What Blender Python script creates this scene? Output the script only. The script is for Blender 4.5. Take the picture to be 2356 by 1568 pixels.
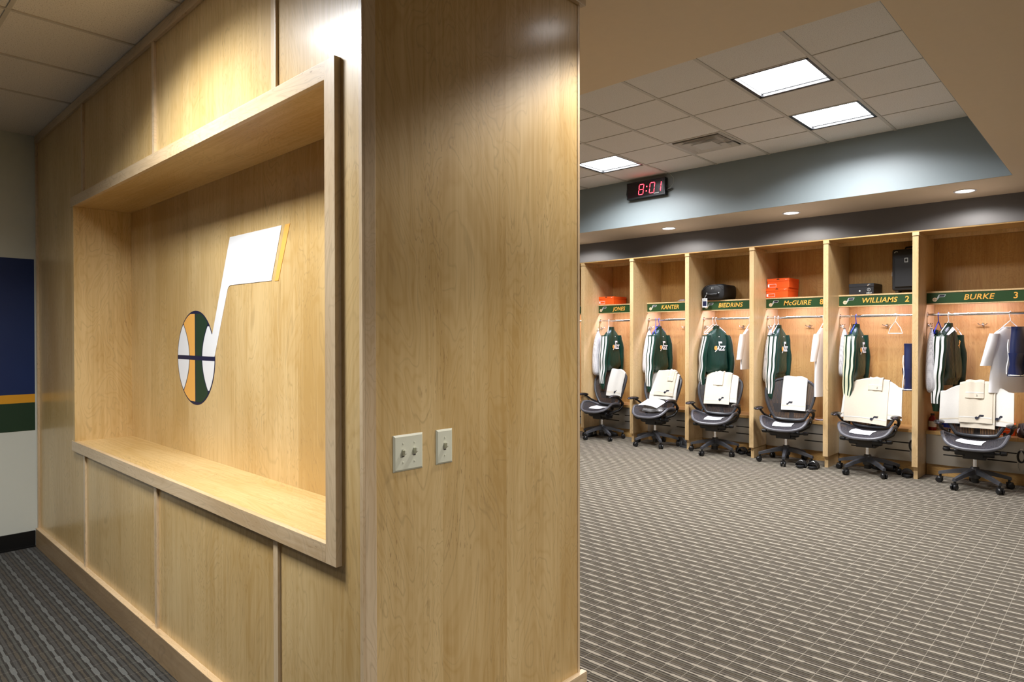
import bpy, bmesh, math, random
from mathutils import Vector, Matrix
random.seed(7)
PI = math.pi
scene = bpy.context.scene
for o in list(bpy.data.objects):
    bpy.data.objects.remove(o)
COL = scene.collection

# ------------------------------------------------------------------ camera, world, exposure
def make_camera():
    yaw, pitch, roll = math.radians(43.361), math.radians(-0.51), math.radians(-0.075)
    f = Vector((-math.sin(yaw)*math.cos(pitch), math.cos(yaw)*math.cos(pitch), math.sin(pitch)))
    r = Vector((math.cos(yaw), math.sin(yaw), 0)); u = r.cross(f)
    r2 = math.cos(roll)*r + math.sin(roll)*u; u2 = -math.sin(roll)*r + math.cos(roll)*u
    cd = bpy.data.cameras.new('camera'); cd.sensor_width = 36; cd.lens = 36*1514.67/2356
    cd.clip_start = .05; cd.clip_end = 60
    c = bpy.data.objects.new('camera', cd); COL.objects.link(c)
    m = Matrix(((r2.x, u2.x, -f.x, 0), (r2.y, u2.y, -f.y, 0), (r2.z, u2.z, -f.z, 1.55), (0, 0, 0, 1)))
    c.matrix_world = m
    scene.camera = c
make_camera()
w = bpy.data.worlds.new('world'); scene.world = w; w.use_nodes = True
w.node_tree.nodes['Background'].inputs[0].default_value = (.9, .95, 1, 1)
w.node_tree.nodes['Background'].inputs[1].default_value = .05
scene.view_settings.view_transform = 'Standard'; scene.view_settings.look = 'None'
scene.view_settings.gamma = 1; scene.view_settings.exposure = 0.13
scene.view_settings.use_curve_mapping = False
P_TROFFER, P_LEFT, P_DOWN, P_LED = 82, 70, 42, 6.5      # lamp powers (W)

# ------------------------------------------------------------------ material helpers
def srgb(r, g, b):
    f = lambda c: (c/12.92 if c <= .04045 else ((c+.055)/1.055)**2.4)
    return (f(r/255), f(g/255), f(b/255), 1)
class NT:
    def __init__(s, name):
        s.m = bpy.data.materials.new(name); s.m.use_nodes = True
        s.t = s.m.node_tree; s.b = s.t.nodes['Principled BSDF']; s.out = s.t.nodes['Material Output']
    def n(s, typ, **kw):
        nd = s.t.nodes.new(typ)
        for k, v in kw.items(): setattr(nd, k, v)
        return nd
    def set(s, sock, v):
        if isinstance(v, bpy.types.NodeSocket): s.t.links.new(v, sock)
        else: sock.default_value = v
    def math(s, op, a, b=None, c=None):
        nd = s.n('ShaderNodeMath', operation=op)
        s.set(nd.inputs[0], a)
        if b is not None: s.set(nd.inputs[1], b)
        if c is not None: s.set(nd.inputs[2], c)
        return nd.outputs[0]
    def mix(s, f, a, b):
        nd = s.n('ShaderNodeMix', data_type='RGBA')
        s.set(nd.inputs[0], f); s.set(nd.inputs[6], a); s.set(nd.inputs[7], b)
        return nd.outputs[2]
    def obj(s):
        return s.n('ShaderNodeTexCoord').outputs['Object']
    def noise(s, vec, scale, detail=3, rough=.5, dist=0):
        nd = s.n('ShaderNodeTexNoise'); s.set(nd.inputs['Vector'], vec)
        nd.inputs['Scale'].default_value = scale; nd.inputs['Detail'].default_value = detail
        nd.inputs['Roughness'].default_value = rough; nd.inputs['Distortion'].default_value = dist
        return nd.outputs[0]
    def mapping(s, vec, scale=(1, 1, 1), loc=(0, 0, 0), rot=(0, 0, 0)):
        nd = s.n('ShaderNodeMapping'); s.set(nd.inputs[0], vec)
        s.set(nd.inputs[1], loc); nd.inputs[2].default_value = rot; nd.inputs[3].default_value = scale
        return nd.outputs[0]
    def ramp(s, fac, stops):
        nd = s.n('ShaderNodeValToRGB'); s.set(nd.inputs[0], fac)
        e = nd.color_ramp.elements
        while len(e) < len(stops): e.new(.5)
        for el, (p, c) in zip(e, stops): el.position = p; el.color = c
        return nd.outputs[0]
    def bump(s, h, strength=.3, dist=.002):
        nd = s.n('ShaderNodeBump'); s.set(nd.inputs['Height'], h)
        nd.inputs['Strength'].default_value = strength; nd.inputs['Distance'].default_value = dist
        s.t.links.new(nd.outputs[0], s.b.inputs['Normal'])
    def pr(s, **kw):
        for k, v in kw.items():
            s.set(s.b.inputs[k.replace('_', ' ')], v)
        return s.m

def plain(name, col, rough=.5, metal=0, var=.06, scale=12, bump=0, **kw):
    t = NT(name)
    n = t.noise(t.obj(), scale, 4, .6)
    f = t.math('MULTIPLY', n, 1.0)
    a = tuple(max(0, c*(1-var)) for c in col[:3])+(1,); b = tuple(min(1, c*(1+var)) for c in col[:3])+(1,)
    t.pr(Base_Color=t.mix(f, a, b), Roughness=rough, Metallic=metal, **kw)
    if bump: t.bump(t.noise(t.obj(), scale*6, 3, .6), bump, .002)
    return t.m
def emit(name, col, strength):
    t = NT(name)
    t.pr(Base_Color=(0, 0, 0, 1), Emission_Color=col, Emission_Strength=strength, Roughness=.4)
    return t.m

def wood(name, axis, light=(.73, .525, .245, 1), dark=(.54, .34, .115, 1), leaf=None, coat=.45):
    t = NT(name)
    rnd = t.n('ShaderNodeObjectInfo').outputs['Random']
    base = t.obj()
    sep = t.n('ShaderNodeSeparateXYZ'); t.set(sep.inputs[0], base)
    off = t.math('MULTIPLY', rnd, 47.0)
    if leaf:
        ax, wd, o0 = leaf
        li = t.math('FLOOR', t.math('DIVIDE', t.math('ADD', sep.outputs[ax], o0), wd))
        off = t.math('ADD', off, t.math('MULTIPLY', li, 3.71))
        lv = t.math('FRACT', t.math('MULTIPLY', t.math('ADD', li, 7.3), .618))
    comb = t.n('ShaderNodeCombineXYZ')
    for i in range(3): t.set(comb.inputs[i], off)
    va = t.n('ShaderNodeVectorMath', operation='ADD'); t.set(va.inputs[0], base); t.set(va.inputs[1], comb.outputs[0])
    vec = va.outputs[0]
    def sc(al, ac): return tuple(al if i == axis else ac for i in range(3))
    fine = t.noise(t.mapping(vec, sc(1.6, 60)), 1, 4, .65)
    warp = t.noise(t.mapping(vec, sc(1.0, 3.2)), 1, 2, .5)
    big = t.noise(t.mapping(vec, sc(1.3, 4.2)), 1, 3, .55, .8)
    rings = t.math('FRACT', t.math('MULTIPLY', big, 13.0))
    rl = t.math('SMOOTH_MIN', t.math('ABSOLUTE', t.math('SUBTRACT', rings, .5)), .18, .05)
    fl = t.noise(t.mapping(vec, sc(26, 190)), 1, 2, .6)
    flm = t.noise(t.mapping(vec, sc(2.2, 5)), 1, 2, .5)
    fleck = t.math('MULTIPLY', t.ramp(fl, [(.63, (0, 0, 0, 1)), (.70, (1, 1, 1, 1))]),
                   t.ramp(flm, [(.50, (0, 0, 0, 1)), (.66, (1, 1, 1, 1))]))
    v = t.math('ADD', t.math('MULTIPLY', fine, .42), t.math('MULTIPLY', warp, .62))
    v = t.math('ADD', v, t.math('MULTIPLY', rl, .45))
    if leaf: v = t.math('ADD', v, t.math('MULTIPLY', t.math('SUBTRACT', lv, .5), .16))
    col = t.ramp(v, [(.44, dark), (.58, tuple(.5*(a+b) for a, b in zip(light, dark))), (.72, light)])
    ln = t.ramp(rings, [(0, (1, 1, 1, 1)), (.09, (0, 0, 0, 1)), (.93, (0, 0, 0, 1)), (1, (1, 1, 1, 1))])
    col = t.mix(t.math('MULTIPLY', ln, t.math('MULTIPLY', flm, .55)), col, tuple(c*.55 for c in dark[:3])+(1,))
    col = t.mix(t.math('MULTIPLY', fleck, .62), col, (.22, .10, .03, 1))
    t.pr(Base_Color=col, Roughness=.42, Coat_Weight=coat, Coat_Roughness=.2, Coat_IOR=1.5)
    t.bump(fine, .05, .001)
    return t.m

M = {}
M['wood_z'] = wood('maple_veneer_vertical', 2)
M['wood_leaf'] = wood('maple_veneer_leaves', 2, leaf=(1, .3107, -1.1408+.3107*0))
M['wood_x'] = wood('maple_lengthwise', 0)
M['wood_y'] = wood('maple_crosswise', 1)
M['trim_z'] = wood('maple_trim_vertical', 2, (.74, .57, .36, 1), (.56, .39, .21, 1))
M['trim_x'] = wood('maple_trim_lengthwise', 0, (.74, .57, .36, 1), (.56, .39, .21, 1))
M['trim_y'] = wood('maple_trim_crosswise', 1, (.74, .57, .36, 1), (.56, .39, .21, 1))
M['base_shaded_x'] = wood('maple_base_shaded_lengthwise', 0, (.40, .27, .14, 1), (.28, .175, .08, 1))  # base board wood, the shade low on the wall darkened into its colour
M['lock_z'] = wood('locker_maple_vertical', 2, (.61, .385, .145, 1), (.44, .235, .07, 1), coat=.25)
M['lock_x'] = wood('locker_maple_lengthwise', 0, (.61, .385, .145, 1), (.44, .235, .07, 1), coat=.25)
M['post_z'] = wood('locker_post_maple', 2, (.72, .52, .28, 1), (.55, .36, .16, 1), coat=.3)

def carpet(name='striped_carpet', PER=.0762, dim=False):
    t = NT(name)
    sep = t.n('ShaderNodeSeparateXYZ'); t.set(sep.inputs[0], t.obj())
    x, y = sep.outputs[0], sep.outputs[1]
    wob = t.math('MULTIPLY', t.math('SUBTRACT', t.noise(t.mapping(t.obj(), (9, 9, 1)), 1, 2), .5), .003)
    yy = t.math('DIVIDE', t.math('ADD', y, wob), PER)
    row = t.math('FLOOR', yy); v = t.math('FRACT', yy)
    ph = t.math('FRACT', t.math('MULTIPLY', row, .437))
    # wide / narrow alternation along the pile rows
    sq = t.math('FRACT', t.math('ADD', t.math('DIVIDE', x, .165), ph))
    wide = t.ramp(sq, [(.0, (0, 0, 0, 1)), (.06, (1, 1, 1, 1)), (.48, (1, 1, 1, 1)), (.54, (0, 0, 0, 1))])
    hw = t.math('ADD', .065, t.math('MULTIPLY', wide, .055))
    def band(c, h):
        return t.math('LESS_THAN', t.math('ABSOLUTE', t.math('SUBTRACT', v, c)), h)
    light = band(.13, hw)
    mid1 = band(.39, .085)
    hwb = t.math('ADD', .055, t.math('MULTIPLY', wide, .035))
    brown = band(.62, hwb)
    mid2 = band(.855, .07)
    seg = t.noise(t.mapping(t.obj(), (7, 14, 1)), 1, 1)
    fuzz = t.noise(t.obj(), 420, 2, .7)
    fuzz2 = t.noise(t.mapping(t.obj(), (260, 900, 1)), 1, 2, .7)
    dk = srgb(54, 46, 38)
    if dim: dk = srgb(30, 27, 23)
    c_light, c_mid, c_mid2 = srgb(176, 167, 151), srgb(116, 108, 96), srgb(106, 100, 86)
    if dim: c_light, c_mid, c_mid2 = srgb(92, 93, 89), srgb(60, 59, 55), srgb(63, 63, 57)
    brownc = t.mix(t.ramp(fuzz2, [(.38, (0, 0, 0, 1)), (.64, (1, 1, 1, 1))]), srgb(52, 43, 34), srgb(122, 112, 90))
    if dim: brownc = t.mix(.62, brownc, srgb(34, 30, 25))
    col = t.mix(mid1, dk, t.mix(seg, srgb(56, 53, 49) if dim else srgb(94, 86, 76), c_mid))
    col = t.mix(mid2, col, c_mid2); col = t.mix(brown, col, brownc); col = t.mix(light, col, c_light)
    cx = t.math('LESS_THAN', t.math('ABSOLUTE', t.math('SUBTRACT', t.math('FRACT', t.math('DIVIDE', t.math('ADD', x, .02), .1085)), .5)), .0145)
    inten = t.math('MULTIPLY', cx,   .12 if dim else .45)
    col = t.mix(inten, col, srgb(190, 181, 164))
    col = t.mix(t.math('MULTIPLY', fuzz, .35), col, (.03, .026, .02, 1))
    t.pr(Base_Color=col, Roughness=.95, Specular_IOR_Level=.1, Sheen_Weight=.15)
    t.bump(fuzz, .5, .003)
    return t.m
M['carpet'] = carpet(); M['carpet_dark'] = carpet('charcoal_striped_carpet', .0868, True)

def tilemat():
    t = NT('mineral_ceiling_tile')
    sp = t.noise(t.obj(), 160, 3, .7); big = t.noise(t.obj(), 3, 2)
    c = t.ramp(sp, [(.31, srgb(165, 157, 147)), (.43, srgb(232, 225, 216)), (.7, srgb(240, 234, 226))])
    t.pr(Base_Color=t.mix(t.math('MULTIPLY', big, .12), c, srgb(190, 180, 168)), Roughness=.95, Specular_IOR_Level=.1)
    t.bump(sp, .5, .002); return t.m
M['tile'] = tilemat()
M['tee'] = plain('tee_bar_paint', srgb(200, 192, 180), .5)
M['gyp'] = plain('beige_ceiling_paint', srgb(232, 210, 176), .55, var=.03, bump=.08, scale=20)
M['riser'] = plain('blue_grey_paint', srgb(136, 146, 149), .45, var=.02, scale=20, bump=.05)
M['dkwall'] = plain('charcoal_grey_paint', srgb(98, 96, 95), .5, var=.03, scale=20, bump=.05)
M['white_wall'] = plain('off_white_wall_paint', srgb(214, 216, 204), .6, var=.02, bump=.08, scale=30)
M['wallpaint'] = plain('warm_grey_wall_paint', srgb(104, 94, 80), .6, var=.02)
M['blue'] = plain('navy_blue_paint', srgb(4, 38, 92), .5, var=.12, scale=4, bump=.04)
M['orange'] = plain('gold_paint', srgb(228, 160, 32), .5, var=.03)
M['green'] = plain('dark_green_paint', srgb(22, 54, 30), .5, var=.05)
M['black_base'] = plain('black_vinyl', srgb(14, 14, 14), .4)
M['decal_white'] = plain('white_vinyl_decal', srgb(240, 241, 241), .45, var=.01)
M['decal_navy'] = plain('navy_vinyl_decal', srgb(20, 26, 62), .45)
M['decal_gold'] = plain('gold_vinyl_decal', srgb(244, 180, 88), .45, var=.02)
M['decal_green'] = plain('green_vinyl_decal', srgb(28, 58, 38), .45)
M['ivory'] = plain('ivory_plastic', srgb(226, 226, 204), .3, var=.02)
M['slot_dark'] = plain('dark_gap', srgb(20, 17, 14), .8)
M['chrome'] = plain('chrome', srgb(225, 225, 228), .12, 1, var=.02)
M['steel'] = plain('brushed_steel_panel', srgb(176, 172, 165), .35, .75, var=.1, scale=3)
M['plate_green'] = plain('dark_green_nameplate', srgb(34, 68, 34), .4, var=.08, scale=5)
M['plate_gold'] = plain('gold_lettering', srgb(240, 176, 78), .4, var=.03)
M['cream'] = plain('cream_ink', srgb(232, 205, 170), .5)
M['silver'] = plain('silver_ink', srgb(185, 190, 190), .4)
M['navy_ink'] = plain('navy_ink', srgb(16, 18, 40), .5)
M['black_plastic'] = plain('black_plastic', srgb(22, 22, 24), .38, var=.1)
M['graphite'] = plain('graphite_plastic', srgb(62, 63, 68), .4, var=.1)
M['arm_pad'] = plain('black_arm_pad', srgb(20, 20, 24), .22)
M['seat_rim'] = plain('grey_seat_rim', srgb(92, 92, 98), .4)
M['towel'] = plain('white_terry', srgb(222, 219, 213), .95, var=.04, scale=60, bump=.6)
M['towel_cream'] = plain('cream_terry', srgb(218, 208, 190), .95, var=.04, scale=60, bump=.6)
M['paper'] = plain('white_paper', srgb(244, 246, 252), .8, var=.01)
M['mesh_bag'] = None
M['white_cloth'] = plain('white_cotton', srgb(234, 232, 234), .9, var=.04, scale=9, bump=.1)
M['grey_cloth'] = plain('pale_grey_cotton', srgb(205, 208, 222), .9, var=.04, scale=9)
M['navy_cloth'] = plain('navy_satin', srgb(24, 34, 74), .35, var=.2, scale=9, bump=.1)
M['stripe_white'] = plain('white_stripe_fabric', srgb(238, 240, 240), .7, var=.03)
M['stripe_lime'] = plain('pale_yellow_stripe', srgb(236, 238, 205), .7, var=.03)
M['hang_white'] = plain('white_hanger_plastic', srgb(238, 238, 240), .35)
M['hang_blue'] = plain('blue_hanger_plastic', srgb(30, 56, 200), .35)
M['hang_wood'] = plain('hanger_wood', srgb(190, 130, 70), .45)
M['box_orange'] = plain('orange_cardboard', srgb(250, 92, 18), .6, var=.04)
M['box_black'] = plain('black_cardboard', srgb(26, 26, 30), .5)
M['nylon'] = plain('black_nylon', srgb(14, 14, 17), .6, var=.25, scale=25, bump=.3)
M['rubber'] = plain('black_rubber', srgb(20, 20, 22), .55, bump=.1)
M['rubber_grey'] = plain('dark_grey_rubber', srgb(64, 68, 74), .5)
M['red_drink'] = plain('red_drink', srgb(150, 20, 14), .15, Transmission_Weight=.3)
M['clear_plastic'] = plain('clear_plastic', srgb(225, 235, 245), .06, Transmission_Weight=.85, IOR=1.3)
M['blue_cap'] = plain('blue_plastic', srgb(34, 60, 170), .35)
M['lens'] = emit('troffer_lens', (.96, .98, 1, 1), 6)
M['down_lens'] = emit('downlight_lens', (1, .96, .92, 1), 8)
M['led_lens'] = emit('led_strip_lens', (.92, .9, 1, 1), 9)
M['red_led'] = emit('red_digit', (1, .03, .05, 1), 9)
M['metal_grey'] = plain('painted_grille', srgb(206, 200, 192), .45, .2)
M['grille_dark'] = plain('dark_grille', srgb(92, 84, 80), .6)
def satin(name, col):
    t = NT(name)
    n = t.noise(t.obj(), 14, 4, .6, .6)
    t.pr(Base_Color=t.mix(n, tuple(c*.6 for c in col[:3])+(1,), tuple(min(1, c*1.35) for c in col[:3])+(1,)), Roughness=.34,
         Specular_IOR_Level=.5)
    t.bump(t.noise(t.mapping(t.obj(), (14, 14, 5)), 1, 3, .55, .5), .7, .02); return t.m
M['satin_green'] = satin('green_satin', srgb(12, 56, 46))
M['satin_dark'] = satin('dark_green_satin', srgb(14, 44, 28))
def meshbag():
    t = NT('white_net_fabric')
    v = t.n('ShaderNodeTexVoronoi'); t.set(v.inputs['Vector'], t.obj()); v.inputs['Scale'].default_value = 95
    v.inputs['Randomness'].default_value = .15
    c = t.ramp(v.outputs['Distance'], [(.22, srgb(140, 138, 146)), (.42, srgb(226, 224, 226))])
    n = t.noise(t.obj(), 5, 3)
    t.pr(Base_Color=t.mix(t.math('MULTIPLY', n, .35), c, srgb(160, 160, 172)), Roughness=.8); return t.m
M['mesh_bag'] = meshbag()
def weave(name, a, b, axis, freq):
    t = NT(name)
    sep = t.n('ShaderNodeSeparateXYZ'); t.set(sep.inputs[0], t.obj())
    fr = t.math('FRACT', t.math('MULTIPLY', sep.outputs[axis], freq))
    k = t.math('GREATER_THAN', fr, .55)
    t.pr(Base_Color=t.mix(k, a, b), Roughness=.6, Alpha=t.math('SUBTRACT', 1.0, t.math('MULTIPLY', k, .4)))
    return t.m
M['back_mesh'] = weave('chair_back_mesh', srgb(34, 31, 32), srgb(60, 52, 50), 0, 75)
M['seat_mesh'] = weave('chair_seat_mesh', srgb(34, 33, 38), srgb(58, 57, 66), 0, 90)

# ------------------------------------------------------------------ geometry helpers
class MB:
    def __init__(s): s.v = []; s.f = []; s.mi = []; s.cur = 0
    def add(s, vs, fs):
        k = len(s.v); s.v += [tuple(p) for p in vs]
        for f in fs: s.f.append(tuple(i+k for i in f)); s.mi.append(s.cur)
        return s
    def box(s, x0, x1, y0, y1, z0, z1):
        vs = [(x, y, z) for z in (z0, z1) for y in (y0, y1) for x in (x0, x1)]
        return s.add(vs, [(0, 2, 3, 1), (4, 5, 7, 6), (0, 1, 5, 4), (2, 6, 7, 3), (0, 4, 6, 2), (1, 3, 7, 5)])
    def prism(s, poly, fn, d0, d1):
        n = len(poly); vs = [fn(a, b, d0) for a, b in poly]+[fn(a, b, d1) for a, b in poly]
        fs = [tuple(range(n)), tuple(range(2*n-1, n-1, -1))]
        fs += [(i, (i+1) % n, n+(i+1) % n, n+i) for i in range(n)]
        return s.add(vs, fs)
    def loft(s, secs, cap=True, closed=True):
        n = len(secs[0]); vs = [p for sec in secs for p in sec]; fs = []
        for j in range(len(secs)-1):
            for i in range(n if closed else n-1):
                a, b = j*n+i, j*n+(i+1) % n
                fs.append((a, b, b+n, a+n))
        if cap and closed:
            fs.append(tuple(range(n-1, -1, -1))); m = (len(secs)-1)*n; fs.append(tuple(range(m, m+n)))
        return s.add(vs, fs)
    def tube(s, pts, r, seg=8, closed=False, flat=1.0, up=None):
        pts = [Vector(p) for p in pts]; n = len(pts)
        rs = r if isinstance(r, (list, tuple)) else [r]*n
        secs = []; prev = None
        for i, p in enumerate(pts):
            if closed: t = (pts[(i+1) % n]-pts[i-1])
            else: t = pts[min(i+1, n-1)]-pts[max(i-1, 0)]
            t = t.normalized() if t.length > 1e-9 else Vector((0, 0, 1))
            if prev is None:
                a = up and Vector(up) or (Vector((0, 0, 1)) if abs(t.z) < .9 else Vector((1, 0, 0)))
                nrm = (a-t*a.dot(t)).normalized()
            else:
                nrm = prev-t*prev.dot(t)
                nrm = nrm.normalized() if nrm.length > 1e-6 else prev
            prev = nrm; b = t.cross(nrm)
            secs.append([p+nrm*(math.cos(2*PI*k/seg)*rs[i]*flat)+b*(math.sin(2*PI*k/seg)*rs[i]) for k in range(seg)])
        if closed:
            secs.append(secs[0]); return s.loft(secs, cap=False)
        return s.loft(secs)
    def lathe(s, prof, c=(0, 0, 0), seg=20, axis=2):
        secs = []
        for r, h in prof:
            ring = []
            for k in range(seg):
                a = 2*PI*k/seg; p = [r*math.cos(a), r*math.sin(a), h]
                if axis == 0: p = [h, p[0], p[1]]
                elif axis == 1: p = [p[0], h, p[1]]
                ring.append((c[0]+p[0], c[1]+p[1], c[2]+p[2]))
            secs.append(ring)
        return s.loft(secs)
    def sheet(s, fn, nu, nv, th=0):
        """surface fn(u,v), u,v in 0..1, optionally with thickness th"""
        P_ = [[Vector(fn(i/nu, j/nv)) for i in range(nu+1)] for j in range(nv+1)]
        def idx(i, j, l=0): return l*(nu+1)*(nv+1)+j*(nu+1)+i
        vs = [p for r in P_ for p in r]; fs = []
        if th:
            for j in range(nv+1):
                for i in range(nu+1):
                    du = P_[j][min(i+1, nu)]-P_[j][max(i-1, 0)]; dv = P_[min(j+1, nv)][i]-P_[max(j-1, 0)][i]
                    nn = du.cross(dv); nn = nn.normalized() if nn.length > 1e-9 else Vector((0, 0, 1))
                    vs.append(P_[j][i]-nn*th)
        for j in range(nv):
            for i in range(nu):
                fs.append((idx(i, j), idx(i+1, j), idx(i+1, j+1), idx(i, j+1)))
                if th: fs.append((idx(i, j, 1), idx(i, j+1, 1), idx(i+1, j+1, 1), idx(i+1, j, 1)))
        if th:
            for i in range(nu):
                fs.append((idx(i+1, 0), idx(i, 0), idx(i, 0, 1), idx(i+1, 0, 1)))
                fs.append((idx(i, nv), idx(i+1, nv), idx(i+1, nv, 1), idx(i, nv, 1)))
            for j in range(nv):
                fs.append((idx(0, j), idx(0, j+1), idx(0, j+1, 1), idx(0, j, 1)))
                fs.append((idx(nu, j+1), idx(nu, j), idx(nu, j, 1), idx(nu, j+1, 1)))
        return s.add(vs, fs)
    def mesh(s, name, mats, smooth=False, bevel=0, bseg=2):
        me = bpy.data.meshes.new(name); me.from_pydata(s.v, [], s.f); me.update()
        mats = mats if isinstance(mats, (list, tuple)) else [mats]
        for m in mats: me.materials.append(M[m] if isinstance(m, str) else m)
        for p, i in zip(me.polygons, s.mi): p.material_index = i
        bm = bmesh.new(); bm.from_mesh(me)
        bmesh.ops.recalc_face_normals(bm, faces=bm.faces)
        if bevel:
            eds = [e for e in bm.edges if len(e.link_faces) == 2 and e.calc_face_angle(0) > .5]
            bmesh.ops.bevel(bm, geom=eds, offset=bevel, segments=bseg, profile=.7, affect='EDGES', clamp_overlap=True)
        if smooth:
            for f in bm.faces: f.smooth = True
            for e in bm.edges:
                if len(e.link_faces) == 2 and e.calc_face_angle(0) > .7: e.smooth = False
        bm.to_mesh(me); bm.free()
        return me
    def build(s, name, mats, parent=None, smooth=False, bevel=0, bseg=2):
        return link(name, s.mesh(name, mats, smooth, bevel, bseg), parent)
def link(name, me, parent=None):
    o = bpy.data.objects.new(name, me); COL.objects.link(o)
    if parent: o.parent = parent
    return o
def tag(o, label=None, cat=None, group=None, kind=None):
    if label: o['label'] = label
    if cat: o['category'] = cat
    if group: o['group'] = group
    if kind: o['kind'] = kind
    return o
def thing(name, label, cat, loc=(0, 0, 0), rz=0, group=None):
    o = bpy.data.objects.new(name, None); COL.objects.link(o)
    o.location = loc; o.rotation_euler = (0, 0, rz); o.empty_display_size = .05
    return tag(o, label, cat, group)
def copy_tree(o, parent=None):
    c = o.copy(); COL.objects.link(c); c.parent = parent
    for ch in o.children: copy_tree(ch, c)
    return c
def bx(*a): return MB().box(*a)
XZ = lambda y0: (lambda a, b, d: (a, y0+d, b))
def place(o, loc, rz=0, rx=0, ry=0):
    o.location = loc; o.rotation_euler = (rx, ry, rz); return o
def ellipse(cx, cy, z, rx, ry, n=20, p=1.0, wob=0, seed=0):
    out = []
    for k in range(n):
        a = 2*PI*k/n; c, s_ = math.cos(a), math.sin(a)
        q = 1+wob*math.sin(3*a+seed)+wob*.7*math.sin(5*a+seed*2.3)
        out.append((cx+rx*q*math.copysign(abs(c)**p, c), cy+ry*q*math.copysign(abs(s_)**p, s_), z))
    return out
def text_mesh(name, body, size, shear=0, ext=.0008, mat='plate_gold', spacing=1.0, offset=0, align='CENTER'):
    cu = bpy.data.curves.new('lettering', 'FONT'); cu.body = body; cu.size = size; cu.shear = shear
    cu.extrude = ext; cu.align_x = align; cu.align_y = 'CENTER'; cu.space_character = spacing; cu.offset = offset
    cu.resolution_u = 3
    o = bpy.data.objects.new('lettering', cu); COL.objects.link(o)
    dg = bpy.context.evaluated_depsgraph_get(); dg.update()
    me = bpy.data.meshes.new_from_object(o.evaluated_get(dg))
    bpy.data.objects.remove(o); bpy.data.curves.remove(cu)
    me.name = name; me.materials.clear(); me.materials.append(M[mat])
    return me
def lamp_area(name, parent, loc, sx, sy, power, col=(1, 1, 1), spread=180, rot=(0, 0, 0)):
    l = bpy.data.lights.new(name, 'AREA'); l.shape = 'RECTANGLE'; l.size = sx; l.size_y = sy
    l.energy = power; l.color = col; l.spread = math.radians(spread)
    o = bpy.data.objects.new(name, l); COL.objects.link(o); o.location = loc; o.rotation_euler = rot
    o.parent = parent; return o

# ------------------------------------------------------------------ the setting
ZL, ZS, ZC = 3.008, 3.074, 3.711
XW0, XW1, YW0, YW1 = -7.2, 3.2, -4.2, 8.88
def struct(name, mb, mat, label, cat, parent=None, **kw):
    o = mb.build(name, mat, parent, **kw)
    if parent is None: tag(o, label, cat, kind='structure')
    return o
struct('floor', bx(XW0, XW1, 1.133, YW1, -.05, 0), 'carpet', 'grey brown striped carpet with thin light cross lines', 'floor')
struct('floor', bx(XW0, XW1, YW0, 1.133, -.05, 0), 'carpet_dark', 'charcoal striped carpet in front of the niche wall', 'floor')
XWL = -5.885
wl = struct('wall_left', bx(XWL-.1, XWL, YW0, 1.133, 0, ZL+.1), 'white_wall', 'off white wall with painted blue, gold and green bands', 'wall')
for nm, z0, z1 in (('blue', 1.123, 2.111), ('orange', 1.061, 1.123), ('green', .857, 1.061)):
    tag(bx(XWL, XWL+.002, YW0, 1.11, z0, z1).build('painted_band', nm, wl),
        {'blue': 'wide navy blue band', 'orange': 'narrow gold band', 'green': 'dark green band'}[nm])
struct('baseboard_left', bx(XWL, XWL+.012, YW0, 1.105, 0, .118).box(XWL, XWL+.02, YW0, 1.105, 0, .012), 'black_base', 'black vinyl cove base along the striped wall', 'baseboard')
struct('wall_far_left', bx(XW0-.1, XW0, 1.2, YW1, 0, ZC+.1), 'wallpaint', 'plain wall at the far left end of the lockers', 'wall')
struct('wall_back', bx(XW0, XW1, YW1, YW1+.1, 0, ZS+.05), 'dkwall', 'dark grey wall behind and above the lockers', 'wall')
struct('wall_right', bx(XW1, XW1+.1, YW0, YW1, 0, ZC+.1), 'wallpaint', 'plain wall at the right side of the room', 'wall')
struct('wall_front', bx(XW0, XW1, YW0-.1, YW0, 0, ZC+.1), 'wallpaint', 'plain wall behind the viewer', 'wall')
# recess in the plaster ceiling
OX0, OX1, OY0, OY1 = -6.9, -.85, 3.35, 7.885
g = MB()
g.box(XW0, XW1, OY1, YW1, ZS, ZS+.1).box(XW0, XW1, 1.133, OY0, ZS, ZS+.1)
g.box(XW0, OX0, OY0, OY1, ZS, ZS+.1).box(OX1, XW1, OY0, OY1, ZS, ZS+.1)
struct('ceiling', g, 'gyp', 'beige plaster ceiling around the recessed tile field', 'ceiling')
r = MB(); T = .06
e_ = .004
r.box(OX0, OX1, OY1-e_, OY1+T, ZS, ZC+.05).box(OX0, OX1, OY0-T, OY0+e_, ZS, ZC+.05)
r.box(OX0-T, OX0+e_, OY0+e_, OY1-e_, ZS, ZC+.05).box(OX1-e_, OX1+T, OY0+e_, OY1-e_, ZS, ZC+.05)
for i, q in enumerate(r.v):   # keep the lower lip just above the plaster underside
    if q[2] == ZS: r.v[i] = (q[0], q[1], ZS+.002)
struct('wall_soffit', r, 'riser', 'blue grey vertical side of the ceiling recess', 'wall')

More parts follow.
